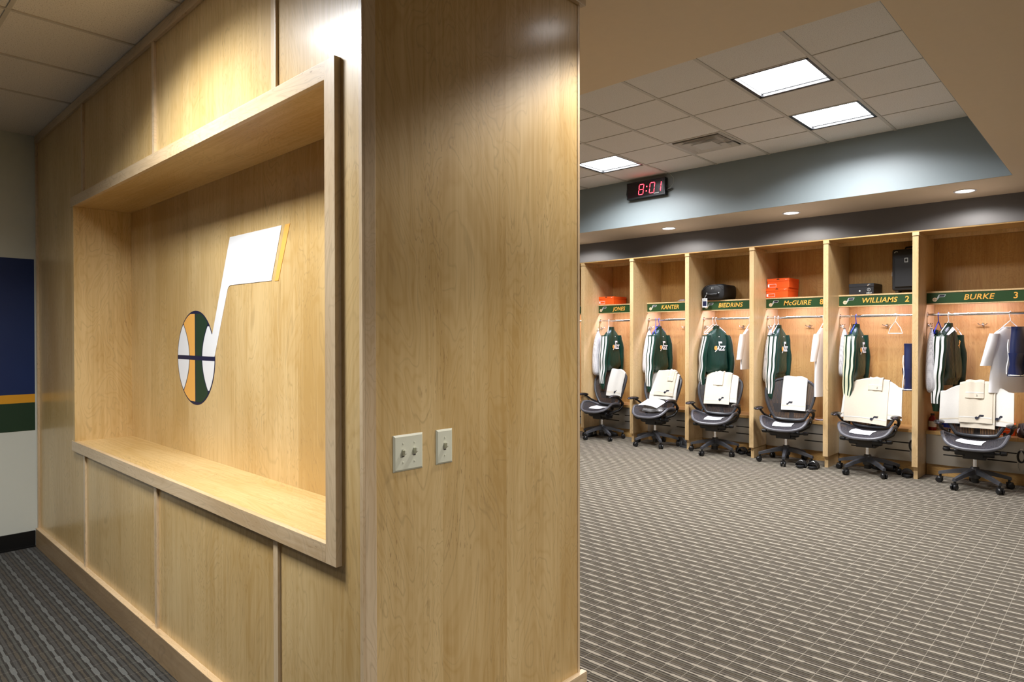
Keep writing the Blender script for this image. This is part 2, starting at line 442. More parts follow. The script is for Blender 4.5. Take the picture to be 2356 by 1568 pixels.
def tile_field(label, x0, x1, y0, y1, z, xs, ys, skip, tee_y_w, tee_x_w):
    root = tag(bx(x0-.05, x1+.05, y0-.05, y1+.05, z+.05, z+.09).build('ceiling', 'tile'), label, 'ceiling', kind='structure')
    cache = {}
    for i in range(len(xs)-1):
        for j in range(len(ys)-1):
            if (i, j) in skip: continue
            a, b = xs[i+1]-xs[i], ys[j+1]-ys[j]
            key = (round(a, 3), round(b, 3))
            if key not in cache:
                cache[key] = bx(-a/2+.004, a/2-.004, -b/2+.004, b/2-.004, 0, .015).mesh('ceiling_tile', 'tile', bevel=.004, bseg=1)
            o = link('ceiling_tile', cache[key], root); o.location = ((xs[i]+xs[i+1])/2, (ys[j]+ys[j+1])/2, z+.006)
    for x in xs[1:-1]: bx(x-tee_y_w/2, x+tee_y_w/2, y0, y1, z, z+.012).build('tee_bar', 'tee', root)
    for y in ys[1:-1]: bx(x0, x1, y-tee_x_w/2, y+tee_x_w/2, z+.001, z+.012).build('tee_bar', 'tee', root)
    return root
xs = [OX0]+[x for x in (-1.845-.6725*k for k in range(8, -1, -1)) if x > OX0+.05]+[-1.1725, OX1]
xs = sorted(xs); ys = [OY0, 4.028, 4.68, 5.332, 5.98, 6.64, 7.275, OY1]
ix = lambda v: min(range(len(xs)-1), key=lambda i: abs((xs[i]+xs[i+1])/2-v))
iy = lambda v: min(range(len(ys)-1), key=lambda i: abs((ys[i]+ys[i+1])/2-v))
TROFF = [(-2.18, 5.656), (-2.18, 6.957), (-4.87, 6.957), (-4.87, 5.656)]
DIFF = (-3.53, 6.957); GRILL = (-1.01, 6.957)
skip = {(ix(x), iy(y)) for x, y in TROFF+[DIFF, GRILL]}
tile_field('recessed white tile ceiling over the lockers', OX0, OX1, OY0, OY1, ZC, xs, ys, skip, .03, .012)
xl = [XWL]+[-4.88+.605*k for k in range(0, 14)]
xl = [x for x in xl if x < XW1-.1]+[XW1]; yl = [YW0]+[y for y in (.605-.605*k for k in range(7, -1, -1))]+[1.133]
ixl = lambda v: min(range(len(xl)-1), key=lambda i: abs((xl[i]+xl[i+1])/2-v))
iyl = lambda v: min(range(len(yl)-1), key=lambda i: abs((yl[i]+yl[i+1])/2-v))
LEFT = [(-2.7625, .3025), (-4.5775, -.9075), (1.4725, .3025)]  # entries after the niche light are unseen, added to brighten wall and end panel
skipl = {(ixl(x), iyl(y)) for x, y in LEFT}
tile_field('white tile ceiling above the panelled wall', XWL, XW1, YW0, 1.133, ZL, xl, yl, skipl, .018, .018)

def troffer(label, x, y, z, a, b, power, spread, group):
    t = thing('ceiling_light', label, 'ceiling light', (x, y, z), 0, group)
    fr = MB()
    for s in (-1, 1):
        fr.box(s*a/2-.034*(s > 0), s*a/2+.034*(s < 0), -b/2, b/2, .004, .06)
        fr.box(-a/2, a/2, s*b/2-.03*(s > 0), s*b/2+.03*(s < 0), .004, .06)
    fr.build('frame', 'black_plastic', t)
    bx(-a/2+.034, a/2-.034, -b/2+.03, b/2-.03, .034, .04).build('lens', 'lens', t)
    lamp_area('lamp', t, (0, 0, .028), a-.075, b-.07, power, (.97, .98, 1), spread)
    return t
tl = ['square recessed ceiling light nearest the viewer', 'square recessed ceiling light right of the air diffuser',
      'square recessed ceiling light above the digital clock', 'square recessed ceiling light hidden behind the wood wall']
for lb, (x, y) in zip(tl, TROFF):
    troffer(lb, x, y, ZC, .652, .63, P_TROFFER, 148, 'square lights in the recessed ceiling')
for (x, y), lb in zip(LEFT, ('in front of the panelled niche wall', 'added unseen to brighten the striped wall', 'added unseen to brighten the wood end panel')):
    troffer('square recessed ceiling light '+lb, x, y, ZL, .59, .59, P_LEFT*(.3 if y < 0 else 1 if x < 0 else .5), 144, 'lights in the front tile ceiling')

def downlight(x, y, label, power, cone=124, dz=-.085):
    t = thing('downlight', label, 'downlight', (x, y, ZS), 0, 'round downlights in the plaster ceiling')
    ring = MB(); prof = [(.082, -.001), (.103, -.001), (.105, -.006), (.098, -.009), (.086, -.007), (.082, -.001)]
    secs = [[(r_*math.cos(2*PI*k/32), r_*math.sin(2*PI*k/32), h) for k in range(32)] for r_, h in prof]
    ring.loft(secs, cap=False); ring.build('trim_ring', 'hang_white', t, smooth=True)
    MB().lathe([(.083, -.004), (.083, -.0005)], seg=32).build('lens', 'down_lens', t)
    l = bpy.data.lights.new('lamp', 'SPOT'); l.energy = power; l.spot_size = math.radians(cone); l.spot_blend = .3
    l.shadow_soft_size = .07; l.color = (1, .96, .93)
    o = bpy.data.objects.new('lamp', l); COL.objects.link(o); o.location = (0, 0, dz); o.parent = t
for x, lb in ((-6.62, 'downlight hidden behind the wood wall above the lockers'), (-4.84, 'leftmost round downlight above the lockers'),
              (-3.12, 'middle round downlight above the lockers'), (-1.31, 'rightmost round downlight above the lockers'), (.5, 'round downlight beyond the right edge of the lockers')):
    downlight(x, 8.39, lb, P_DOWN*.9, 162, -.03)
for x, y, k, lb in ((-1.25, 2.52, 1.8, 'round downlight beside the end of the wood wall'), (.4, 2.2, 2.6, 'unseen round downlight added to brighten the wood end panel'),
                    (2.1, 2.2, 2.6, 'unseen round downlight added by the right wall')):
    downlight(x, y, lb, P_DOWN*k)  # those toward the right wall are unseen, added to brighten the end face
for y, lb in ((4.4, 'round downlight on the right plaster border, front'), (6.4, 'round downlight on the right plaster border, rear')):
    downlight(.35, y, lb, P_DOWN)

# supply air diffuser
t = thing('air_diffuser', 'louvred square metal air diffuser in the tile ceiling', 'air vent', (DIFF[0], DIFF[1], ZC))
a = .31
fr = MB()
for k, (q0, q1, z0, z1) in enumerate(((.318, .285, .0, .003), (.275, .225, -.012, .03), (.205, .15, -.016, .02), (.125, .0001, -.02, -.012))):
    m = MB()
    s0 = [(-q0, -q0, z0), (q0, -q0, z0), (q0, q0, z0), (-q0, q0, z0)]; s1 = [(-q1, -q1, z1), (q1, -q1, z1), (q1, q1, z1), (-q1, q1, z1)]
    s2 = [(p[0], p[1], p[2]+.004) for p in s1]; s3 = [(p[0], p[1], p[2]+.004) for p in s0]
    m.loft([s0, s1, s2, s3, s0], cap=False); m.build('louvre', 'metal_grey', t)
bx(-.3, .3, -.3, .3, .07, .075).build('duct_plate', 'slot_dark', t)
t = thing('return_grille', 'dark square return air grille at the edge of the tile field', 'air vent', (GRILL[0], GRILL[1], ZC))
bx(-.155, -.12, -.315, .315, 0, .02).box(.125, .15, -.315, .315, 0, .02).box(-.12, .125, -.315, -.295, 0, .02).box(-.12, .125, .295, .315, 0, .02).build('frame', 'metal_grey', t)
for k in range(24):
    bx(-.12, .125, -.29+k*.0245, -.278+k*.0245, .004, .016).build('slat', 'grille_dark', t)
bx(-.12, .125, -.295, .295, .02, .024).build('backing', 'slot_dark', t)

# ------------------------------------------------------------------ the panelled wall block
XE, YF0, YB0 = -1.693, 1.133, 2.205
blk = tag(bx(XW0, XE-.012, 1.46, YB0-.012, .0, ZS-.002).build('wall_display', 'slot_dark'), 'maple panelled freestanding wall with a deep display niche', 'wall', kind='structure')
FX0, FX1, FZ0, FZ1 = -4.882, -1.806, .825, 2.418      # niche frame outside
ft = .06; YFR, YK = 1.112, 1.4416
BAT = (-4.655, -3.43, -2.222)
def panel(poly, mat='wood_z', name='panel'):
    return MB().prism(poly, XZ(YF0), 0, .012).build(name, mat, blk)
X0, X1 = XWL+.003, XE-.0125
panel([(X0, .1), (BAT[0], .1), (BAT[0], FZ0+.02), (FX0+.03, FZ0+.02), (FX0+.03, FZ1-.02), (BAT[0], FZ1-.02), (BAT[0], 2.99), (X0, 2.99)])
panel([(BAT[2], .1), (X1, .1), (X1, 2.99), (BAT[2], 2.99), (BAT[2], FZ1-.02), (FX1-.03, FZ1-.02), (FX1-.03, FZ0+.02), (BAT[2], FZ0+.02)])
for a, b in ((BAT[0], BAT[1]), (BAT[1], BAT[2])):
    panel([(a, .1), (b, .1), (b, FZ0+.02), (a, FZ0+.02)]); panel([(a, FZ1-.02), (b, FZ1-.02), (b, 2.99), (a, 2.99)])
for x in BAT:
    for z0, z1 in ((.12, FZ0+.01), (FZ1-.01, 2.97)):
        bx(x-.0165, x+.0165, YF0-.011, YF0+.002, z0, z1).build('batten', 'trim_z', blk, bevel=.002)
bx(X0, X0+.03, YF0-.014, YF0+.002, .12, 2.97).build('batten', 'trim_z', blk, bevel=.002)
bx(X0, XE+.01, YF0-.016, YF0+.01, 2.957, ZL+.002).build('crown_board', 'trim_x', blk, bevel=.003)
bx(XE-.01, XE+.02, YF0-.016, YB0+.02, 2.925, ZS-.002).build('crown_board', 'trim_y', blk, bevel=.003)
# niche
bx(FX0, FX1-ft, YFR, YFR+.02, FZ1-ft, FZ1).build('frame_top', 'trim_x', blk, bevel=.0015)
bx(FX0+.005, FX1-ft, YFR+.0202, YK, FZ1-ft+.0005, FZ1).build('niche_ceiling', 'wood_x', blk)
bx(FX0+.01, FX0+ft, YFR+.002, YK, FZ0+.05, FZ1-ft).build('frame_side', 'wood_z', blk, bevel=.0015)
bx(FX1-ft, FX1, YFR-.001, YK, FZ0, FZ1).build('frame_side', 'trim_z', blk, bevel=.0015)
bx(FX0, FX1-ft, YFR-.001, YFR+.02, FZ0, FZ0+.062).build('shelf_nosing', 'trim_x', blk, bevel=.0015)
bx(FX0+.005, FX1-ft, YFR+.0202, YK, FZ0+.01, FZ0+.0617).build('shelf', 'wood_x', blk)
bx(FX0, FX1, YK, YK+.012, FZ0, FZ1).build('back_panel', wood('niche_back_veneer', 2, leaf=(0, .61, .2)), blk)
# end face
bx(XE-.012, XE+.004, YF0-.001, 1.141, .1, 2.99).build('corner_trim', 'trim_z', blk)
bx(XE-.012, XE+.004, 1.1412, 1.182, .1, 2.99).build('corner_trim', 'trim_z', blk, bevel=.002)
bx(XE-.012, XE, 1.1822, 2.19, .1, 3.06).build('end_panel', 'wood_leaf', blk)
bx(XE-.012, XE+.003, 2.1902, YB0, .1, 3.06).build('corner_trim', 'trim_z', blk, bevel=.002)
bx(XW0, XE-.012, YB0-.012, YB0, .1, 3.06).build('rear_panel', 'wood_z', blk)
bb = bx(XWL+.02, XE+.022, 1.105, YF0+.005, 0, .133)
struct('baseboard_front', bb, 'base_shaded_x', 'maple base board under the niche wall, shade in its colour', 'baseboard', bevel=.002)
bx(XWL+.02, XE+.022, 1.1048, YF0, .1332, .137).build('lit_edge_strip', 'trim_x', bpy.data.objects['baseboard_front'])  # pale strip paints the light caught by the base board's top edge
struct('baseboard_end', bx(XE-.006, XE+.022, YF0+.006, 2.228, 0, .133), 'trim_y', 'maple base board around the end of the niche wall', 'baseboard', bevel=.002)

# big emblem on the niche back
K = 1.0268
def nz(X, z): return (X*K, 1.55+(z-1.55)*K)
em = thing('wall_emblem', 'large white musical note emblem with basketball note head on niche back', 'emblem', (0, YK, 0))
def eplate(name, polys, mat, d):
    m = MB()
    for p in polys: m.prism([nz(*q) for q in p], XZ(0), -d, -.0002)
    return m.build(name, mat, em)
CX, CZ, R_ = -3.663, 1.431, .2525
circ = lambda r_, n=64: [(CX+r_*math.cos(2*PI*k/n), CZ+r_*math.sin(2*PI*k/n)) for k in range(n)]
eplate('ball_outline', [circ(R_)], 'decal_navy', .0012)
RI = R_-.0075
def arcx(z, xc, xe): return xc+(xe-xc)*((z-CZ)/.182)**2
def field(xa, xb, zlo, zhi, n=24):
    L, Rr = [], []
    for k in range(n+1):
        z = zlo+(zhi-zlo)*k/n; h = math.sqrt(max(0, RI*RI-(z-CZ)**2))
        l, r_ = max(xa(z), CX-h), min(xb(z), CX+h)
        if r_ > l+1e-4: L.append((l, z)); Rr.append((r_, z))
    return L+Rr[::-1]
la = lambda z: arcx(z, -3.744, -3.828); ra = lambda z: arcx(z, -3.577, -3.493)
for half in ((CZ-RI, CZ-.0125), (CZ+.0105, CZ+RI)):
    eplate('white_field', [field(lambda z: -9, lambda z: la(z)-.005, *half)], 'decal_white', .0018)
    eplate('white_field', [field(lambda z: ra(z)+.005, lambda z: 9, *half)], 'decal_white', .0018)
    eplate('gold_field', [field(lambda z: la(z)+.004, lambda z: CX-.007, *half)], 'decal_gold', .0018)
    eplate('green_field', [field(lambda z: CX+.004, lambda z: ra(z)-.005, *half)], 'decal_green', .0018)
eplate('note_flag', [[(-3.228, 2.032), (-2.706, 2.031), (-2.802, 1.795), (-3.214, 1.797), (-3.232, 1.795), (-3.246, 1.789), (-3.256, 1.778), (-3.414, 1.444),
                      (-3.50, 1.444), (-3.50, 1.545), (-3.4455, 1.557), (-3.4385, 1.562)]], 'decal_white', .0024)
eplate('gold_bar', [[(-2.676, 2.03), (-2.634, 2.03), (-2.738, 1.791), (-2.773, 1.792)]], 'decal_gold', .0018)

# light switches on the end face
def switch(label, y0, y1, toggles):
    yc = (y0+y1)/2
    t = thing('light_switch', label, 'light switch', (XE, yc, 1.1755))
    hw = (y1-y0)/2
    m = MB(); pts = lambda s, x: [(x, -hw*s[0], -.058*s[1]), (x, hw*s[0], -.058*s[1]), (x, hw*s[0], .058*s[1]), (x, -hw*s[0], .058*s[1])]
    e = .006
    m.loft([pts((1, 1), .0005), pts((1, 1), .002), pts((1-e/hw, 1-e/.058), .0065)]); m.build('plate', 'ivory', t)
    for yo, tilt in toggles:
        bx(.0062, .0068, yo-.005, yo+.005, -.0125, .0125).build('slot', 'grille_dark', t)
        q = MB(); sec = lambda x, z, a, b: [(x, yo-a, z-b), (x, yo+a, z-b), (x, yo+a, z+b), (x, yo-a, z+b)]
        q.loft([sec(.0066, tilt*.25, .0048, .0105), sec(.012, tilt*.6, .0048, .008), sec(.022, tilt*1.2, .0042, .006)])
        q.build('toggle', 'ivory', t, bevel=.001)
        for s in (-1, 1): MB().lathe([(.003, .006), (.003, .0078), (.001, .0082)], (0, yo, s*.030), 10, 0).build('screw', 'ivory', t, smooth=True)
switch('ivory double toggle light switch on the wood end panel', 1.245, 1.363, ((-.0227, .004), (.0227, .007)))
switch('ivory single toggle light switch on the wood end panel', 1.420, 1.492, ((0, .007),))

# ------------------------------------------------------------------ lockers
YF, YA, YB = 8.08, 8.46, 8.85
PL = [-7.05, -6.172, -5.291, -4.412, -3.52, -2.637, -1.728, -.745]; PW = .057
NAMES = [None, ('JONES', ''), ('KANTER', ''), ('BIEDRINS', ''), ('McGUIRE', '8'), ('WILLIAMS', '2'), ('BURKE', '3')]
def emblem_mesh(name, h, ball='cream', stem='silver', flag='navy_ink', th=.0006):
    """small note emblem, local x right, z up, facing -y, origin at its centre"""
    m = MB(); f = lambda a, b, d: (a*h, -d, b*h)
    c = [(-.55+.30*math.cos(2*PI*k/16), -.22+.30*math.sin(2*PI*k/16)) for k in range(16)]
    m.cur = 1; m.prism([(-.36, -.1), (-.05, .5), (.85, .5), (.66, .12), (.02, .12), (-.22, -.25)], f, 0, th)
    m.cur = 2; m.prism([(.07, .43), (.73, .43), (.61, .19), (-.03, .19)], f, th, th*1.8)
    m.cur = 0; m.prism(c, f, 0, th*1.4)
    m.cur = 2; m.prism([(-.56, -.5), (-.53, -.5), (-.53, .06), (-.56, .06)], f, th*1.4, th*2)
    m.prism([(-.83, -.235), (-.27, -.235), (-.27, -.205), (-.83, -.205)], f, th*1.4, th*2)
    return m.mesh(name, [ball, stem, flag])
EMB = emblem_mesh('emblem', .075)
def partition_meshes():
    m = MB().box(0, PW, 0, YB+.025-YF, .13, 2.606).box(.0003, PW-.0003, YA-YF+.0005, YB+.025-YF, 2.6062, 2.644)
    t = MB().box(.012, PW-.006, .03, YB+.025-YF, 0, .1298)
    c = MB().box(-.001, PW+.007, -.008, YA-YF, 2.6062, 2.644)
    return m.mesh('partition', 'post_z', bevel=.0015, bseg=1), t.mesh('plinth', 'post_z'), c.mesh('post_cap', 'post_z', bevel=.002, bseg=1)
PM = partition_meshes()
HOOK = None
def hook_mesh():
    m = MB(); m.box(-.012, .012, -.006, 0, -.02, .02)
    for s in (-1, 1): m.tube([(0, -.006, 0), (s*.015, -.025, -.004), (s*.034, -.035, .004), (s*.044, -.036, .014)], [.006, .005, .0045, .006], 8)
    m.tube([(0, -.004, -.012), (0, -.03, -.024), (0, -.045, -.012)], [.006, .005, .006], 8)
    return m.mesh('coat_hook', 'chrome', smooth=True)
HOOK = hook_mesh()
LOCK = []
def locker(i):
    x0, x1 = PL[i]+PW, PL[i+1]; wd = x1-x0
    lab = {0: 'empty maple locker hidden behind the wood wall', 1: 'leftmost open maple locker, one orange shoe box on its shelf', 2: 'second open maple locker from the left, shelf nearly empty', 3: 'third open maple locker from the left, black bag on its shelf',
           4: 'open maple locker with two stacked orange shoe boxes', 5: 'open maple locker with an upright suitcase on its shelf', 6: 'rightmost open maple locker with an empty top shelf'}[i]
    t = thing('locker', lab, 'locker', (x0, YF, 0), 0, 'row of open maple lockers')
    for off in ([-PW, wd] if i == 6 else [-PW]):
        for nm, me in zip(('partition', 'plinth', 'post_cap'), PM):
            o = link(nm, me, t); o.location = (off, 0, 0)
    a, b = YA-YF, YB-YF
    bx(-PW, wd+(PW if i == 6 else 0), -.004, b+.025, 2.6445, 2.656).build('top_board', 'lock_x', t)
    bx(-PW, wd+(PW if i == 6 else 0), .002, b+.025, 2.6565, 2.66).build('bounce_blocker', 'grille_dark', t)  # unseen dark sheet, added to stop light bouncing up to the plaster
    bx(.0005, wd-.0005, a, a+.02, 2.605, 2.644).build('header', 'post_z', t)
    bx(.0005, wd-.0005, b, b+.02, .2, 2.644).build('back_panel', 'lock_z', t)
    bx(.0005, wd-.0005, a, b, 2.002, 2.024).build('shelf', 'lock_x', t, bevel=.001, bseg=1)
    bx(.0005, wd-.0005, a-.002, a+.018, 1.879, 2.0015).build('shelf_apron', 'lock_x', t)
    # nameplate
    pl = bx(.004, wd-.004, a-.007, a-.0025, 1.893, 2.007).build('nameplate', 'plate_green', t, bevel=.001, bseg=1)
    bx(.0005, wd-.0005, a-.012, a-.0025, 1.8805, 1.8925).build('plate_rail', 'post_z', t)
    bx(.0005, wd-.0005, a-.012, a-.0005, 2.0075, 2.0238).build('plate_rail', 'post_z', t)
    if NAMES[i]:
        cx_, ex_, nx_, tw_ = {1: (.383, .08, 0, .23), 2: (.378, .088, 0, .284), 3: (.407, .095, 0, .343), 4: (.391, .092, .685, .34), 5: (.434, .1, .721, .367), 6: (.474, .109, .79, .27)}[i]
        e = link('emblem', EMB, pl); e.location = (ex_+.012, a-.0072, 1.95)
        n = link('lettering', text_mesh('lettering', NAMES[i][0], .082, .22, .0006, spacing=1.04, offset=.0012), pl)
        xsv = [v.co.x for v in n.data.vertices]; n.scale = (tw_/(max(xsv)-min(xsv)), 1, 1)
        n.rotation_euler = (PI/2, 0, 0); n.location = (cx_, a-.0076, 1.9485)
        if NAMES[i][1]:
            d = link('numeral', text_mesh('numeral', NAMES[i][1], .09, .05, .0006, offset=.0014), pl)
            d.rotation_euler = (PI/2, 0, 0); d.location = (nx_, a-.0076, 1.95)
    # rail and hooks
    rod = MB().tube([(.002, a+.04, 1.77), (wd-.002, a+.04, 1.77)], .014, 14).build('clothes_rail', 'chrome', t, smooth=True)
    for xx in (.002, wd-.012): MB().lathe([(.028, 0), (.028, .006), (.02, .01)], (xx, a+.04, 1.77), 16, 0).build('rail_flange', 'chrome', rod, smooth=True)
    o = link('coat_hook', HOOK, t); o.location = (wd/2, b, 1.66)
    o = link('coat_hook', HOOK, t); o.location = (.0, a+.06, 1.66); o.rotation_euler = (0, 0, PI/2)
    # bench with lift-up lid, metal vent panel, toe board
    bx(.0005, .115, a-.004, b, .45, .487).build('bench_board', 'lock_x', t, bevel=.001, bseg=1)
    bx(.1165, wd-.1165, a-.004, b, .45, .487).build('bench_lid', 'lock_x', t, bevel=.001, bseg=1)
    bx(wd-.115, wd-.0005, a-.004, b, .45, .487).build('bench_board', 'lock_x', t, bevel=.001, bseg=1)
    vp = bx(.002, wd-.002, a+.008, a+.012, .122, .4495).build('vent_panel', 'steel', t)
    for z in (.328, .237):
        for s in (0, 1):
            cxs = wd*(.31 if s == 0 else .735)
            hw = .12
            pts = []
            for q in range(7): pts.append((cxs-hw-.006*math.sin(PI*q/6), z+.0065*math.cos(PI*q/6)))
            for q in range(7): pts.append((cxs+hw+.006*math.sin(PI*q/6), z-.0065*math.cos(PI*q/6)))
            MB().prism(pts, XZ(a+.008), -.0012, .001).build('vent_slot', 'slot_dark', vp)
    bx(.0005, wd-.0005, a+.03, a+.045, 0, .13).build('toe_board', 'lock_x', t)
    # light strip under the shelf
    ls = bx(wd*.5-.25, wd*.5+.25, a+.06, a+.10, 1.978, 2.0015).build('light_strip', 'hang_white', t)
    bx(wd*.5-.24, wd*.5+.24, a+.064, a+.096, 1.974, 1.9778).build('lens', 'led_lens', ls)
    lamp_area('lamp', ls, (wd*.5, a+.08, 1.9715), .48, .03, P_LED, (.78, .70, 1), 170)
    LOCK.append(t)
for i in range(7): locker(i)

# ------------------------------------------------------------------ digital clock on the soffit
ck = thing('digital_clock', 'black digital wall clock showing red numerals', 'clock', (-4.86, 7.885, 3.545))
CW, CH, CD = .30, .115, .075
bx(-CW, CW, -CD-.006, -.006, -CH, CH).build('case', 'black_plastic', ck, bevel=.006)
bx(-CW+.02, CW-.02, -CD-.008, -CD-.0055, -CH+.02, CH-.02).build('face', plain('smoked_lens', srgb(24, 10, 16), .2), ck)
SEG = {'8': 'abcdefg', '0': 'abcdef', '1': 'bc'}
def digit(ch, ox):
    h, wdt = .068, .036; rt = .0075
    sg = {'a': ((-wdt, h), (wdt, h)), 'b': ((wdt, h), (wdt, 0)), 'c': ((wdt, 0), (wdt, -h)), 'd': ((-wdt, -h), (wdt, -h)), 'e': ((-wdt, 0), (-wdt, -h)), 'f': ((-wdt, h), (-wdt, 0)), 'g': ((-wdt, 0), (wdt, 0))}
    m = MB()
    for s in SEG[ch]:
        (a0, b0), (a1, b1) = sg[s]
        f = lambda x, z: (ox+x+.12*z, -CD-.010, z)
        dx, dz = a1-a0, b1-b0; L = math.hypot(dx, dz); dx /= L; dz /= L
        q = [(a0+dx*rt*.6, b0+dz*rt*.6), (a0+dx*rt*1.6-dz*rt*.6, b0+dz*rt*1.6+dx*rt*.6), (a1-dx*rt*1.6-dz*rt*.6, b1-dz*rt*1.6+dx*rt*.6), (a1-dx*rt*.6, b1-dz*rt*.6), (a1-dx*rt*1.6+dz*rt*.6, b1-dz*rt*1.6-dx*rt*.6), (a0+dx*rt*1.6+dz*rt*.6, b0+dz*rt*1.6-dx*rt*.6)]
        m.prism(q, lambda a, b, d: (ox+a+.12*b, -CD-.0085-d, b), 0, .001)
    return m.build('numeral', 'red_led', ck)
digit('8', -.065); digit('0', .105); digit('1', .205)
for z in (.028, -.032): MB().lathe([(.009, -.001), (.009, 0)], (.02+.12*z, -CD-.0085, z), 12, 1).build('colon_dot', 'red_led', ck)
bx(.13, .21, -CD-.0095, -CD-.0082, -.085, -.074).build('maker_mark', 'silver', ck)
MB().tube([(-CW-.002, -.03, .07), (-CW-.03, -.03, .04), (-CW-.04, -.025, -.02), (-CW-.03, -.02, -.08), (-CW+.005, -.015, -.105)], .004, 6).build('cable', 'black_plastic', ck, smooth=True)
MB().tube([(CW+.002, -.03, -.045), (CW+.05, -.03, -.03), (CW+.10, -.02, .03), (CW+.09, -.012, .10), (CW+.04, -.008, .15)], .003, 6).build('cable', 'silver', ck, smooth=True)
MB().tube([(CW+.002, -.035, -.06), (CW+.03, -.035, -.055), (CW+.085, -.02, -.045)], [.011, .009, .006], 8).build('plug', 'black_plastic', ck, smooth=True)
MB().lathe([(.016, 0), (.016, .004)], (CW, -.045, -.005), 12, 0).build('dial', 'graphite', ck)

# ------------------------------------------------------------------ task chairs
def seat_z(x, y):
    return .462+.085*(abs(x)/.28)**2.3*(1-.35*max(0, min(1, (y+.02)/.22)))*(1 if y > -.12 else max(.25, 1-(-y-.12)/.14)) - .030*max(0, (-y-.10)/.15)**2
def seat_pt(rr, a):
    c, s = math.cos(a), math.sin(a)
    x = .278*math.copysign(abs(c)**.62, c)*rr; y = -.038+.248*math.copysign(abs(s)**.72, s)*rr
    if y < 0: x *= 1-.10*(y/.26)**2
    else: x *= 1-.12*(y/.2)**2
    return (x, y, seat_z(x, y))
ZB0, ZB1 = .50, 1.0
def back_hw(z):
    k = (z-ZB0)/(ZB1-ZB0)
    return .175+.113*math.sin(min(1, k/.72)*PI/2) - (.0 if k < .72 else .018*((k-.72)/.28)**2)
def back_y(z, x):
    k = (z-ZB0)/(ZB1-ZB0)
    return .185+.15*k+.05*math.sin(k*PI*1.05)*(-.45) - .075*(abs(x)/.288)**2
def back_pt(u, v):        # u -1..1, v 0..1
    z = ZB0+(ZB1-ZB0)*v; hw = back_hw(z)
    x = hw*u
    zz = z-(.075*abs(u)**3.2*max(0, (v-.62)/.38)**1.5)+(.02*abs(u)**3*max(0, (.2-v)/.2))
    return (x, back_y(zz, x), zz)
def make_chair():
    t = thing('task_chair', 'x', 'chair')
    base = MB()
    base.lathe([(.045, .095), (.05, .11), (.05, .16), (.036, .205), (.03, .21)], seg=16); base.build('base_hub', 'graphite', t, smooth=True)
    arm = MB(); secs = []
    for k in range(7):
        q = k/6; rr = .03+.29*q; z = .165-.062*q**1.4; hw = .032-.013*q; hh = .026-.010*q
        secs.append([(rr, -hw, z-hh), (rr, hw, z-hh), (rr, hw*.7, z+hh*.7), (rr, 0, z+hh), (rr, -hw*.7, z+hh*.7)])
    arm.loft(secs); arm = arm.mesh('base_arm', 'graphite', smooth=True)
    cas = MB()
    for s in (-1, 1): cas.lathe([(.024, s*.006), (.030, s*.010), (.031, s*.022), (.024, s*.029), (.008, s*.030)], (.315, 0, .031), 16, 1)
    cas.tube([(.305, 0, .035), (.305, 0, .10)], .012, 8); cas.box(.285, .335, -.02, .02, .046, .066)
    cas = cas.mesh('caster', 'black_plastic', smooth=True)
    for k in range(5):
        for nm, me in (('base_arm', arm), ('caster', cas)):
            o = link(nm, me, t); o.rotation_euler = (0, 0, math.radians(-90+72*k))
    MB().lathe([(.034, .05), (.034, .095)], seg=14).build('column_foot', 'black_plastic', t, smooth=True)
    MB().lathe([(.024, .20), (.024, .30)], seg=16).build('gas_column', 'chrome', t, smooth=True)
    m = MB(); m.box(-.10, .10, -.10, .13, .295, .40); m.box(-.075, .075, -.13, .16, .31, .385); m.box(-.12, .12, -.03, .10, .37, .425)
    m.build('tilt_mechanism', 'black_plastic', t, smooth=True, bevel=.014)
    MB().lathe([(.034, -.165), (.040, -.15), (.04, .15), (.034, .165)], (0, -.085, .365), 14, 0).build('tension_drum', 'black_plastic', t, smooth=True)
    for s in (-1, 1):
        m = MB().tube([(s*.16, -.085, .365), (s*.205, -.085, .37), (s*.215, -.085, .375), (s*.26, -.085, .378), (s*.268, -.085, .378)], [.012, .012, .022, .020, .008], 10)
        m.build('adjust_knob', 'black_plastic', t, smooth=True)
        MB().tube([(s*.10, .03, .375), (s*.17, .06, .40), (s*.225, .12, .43), (s*.245, .17, .48), (s*.235, .20, .55)], [.022, .02, .018, .018, .014], 10).build('side_yoke', 'black_plastic', t, smooth=True)
        MB().tube([(s*.09, -.08, .40), (s*.12, -.12, .43), (s*.15, -.16, .445)], .014, 8).build('seat_bracket', 'graphite', t, smooth=True)
        # arm support and pad
        MB().tube([(s*.235, .175, .50), (s*.262, .16, .53), (s*.290, .09, .565), (s*.303, .03, .605), (s*.300, -.04, .638)], [.024, .022, .018, .018, .022], 10, flat=.75).build('arm_support', 'black_plastic', t, smooth=True)
        pm = MB(); secs = []
        for k in range(9):
            q = k/8; y = -.225+.26*q; e = math.sin(PI*min(1, max(.0, q)))**.35 if 0 < q < 1 else .25
            hw = .049*e; zc = .655-.012*(q-.4)**2*4
            secs.append([(s*.300+hw*math.cos(a)**1, y, zc+.021*e*math.sin(a)) for a in [2*PI*j/14 for j in range(14)]])
        pm.loft(secs); pm.build('arm_pad', 'arm_pad', t, smooth=True)
    # seat
    n = 40
    MB().tube([seat_pt(1, 2*PI*k/n) for k in range(n)], .0165, 8, closed=True).build('seat_rim', 'seat_rim', t, smooth=True)
    sm = MB(); vs = [(0, -.038, seat_z(0, -.038))]; fs = []
    for j in range(1, 8):
        for k in range(n): vs.append(seat_pt(j/7, 2*PI*k/n))
    for k in range(n): fs.append((0, 1+k, 1+(k+1) % n))
    for j in range(6):
        for k in range(n): a, b = 1+j*n+k, 1+j*n+(k+1) % n; fs.append((a, a+n, b+n, b))
    sm.add(vs, fs); sm.build('seat_mesh', 'seat_mesh', t, smooth=True)
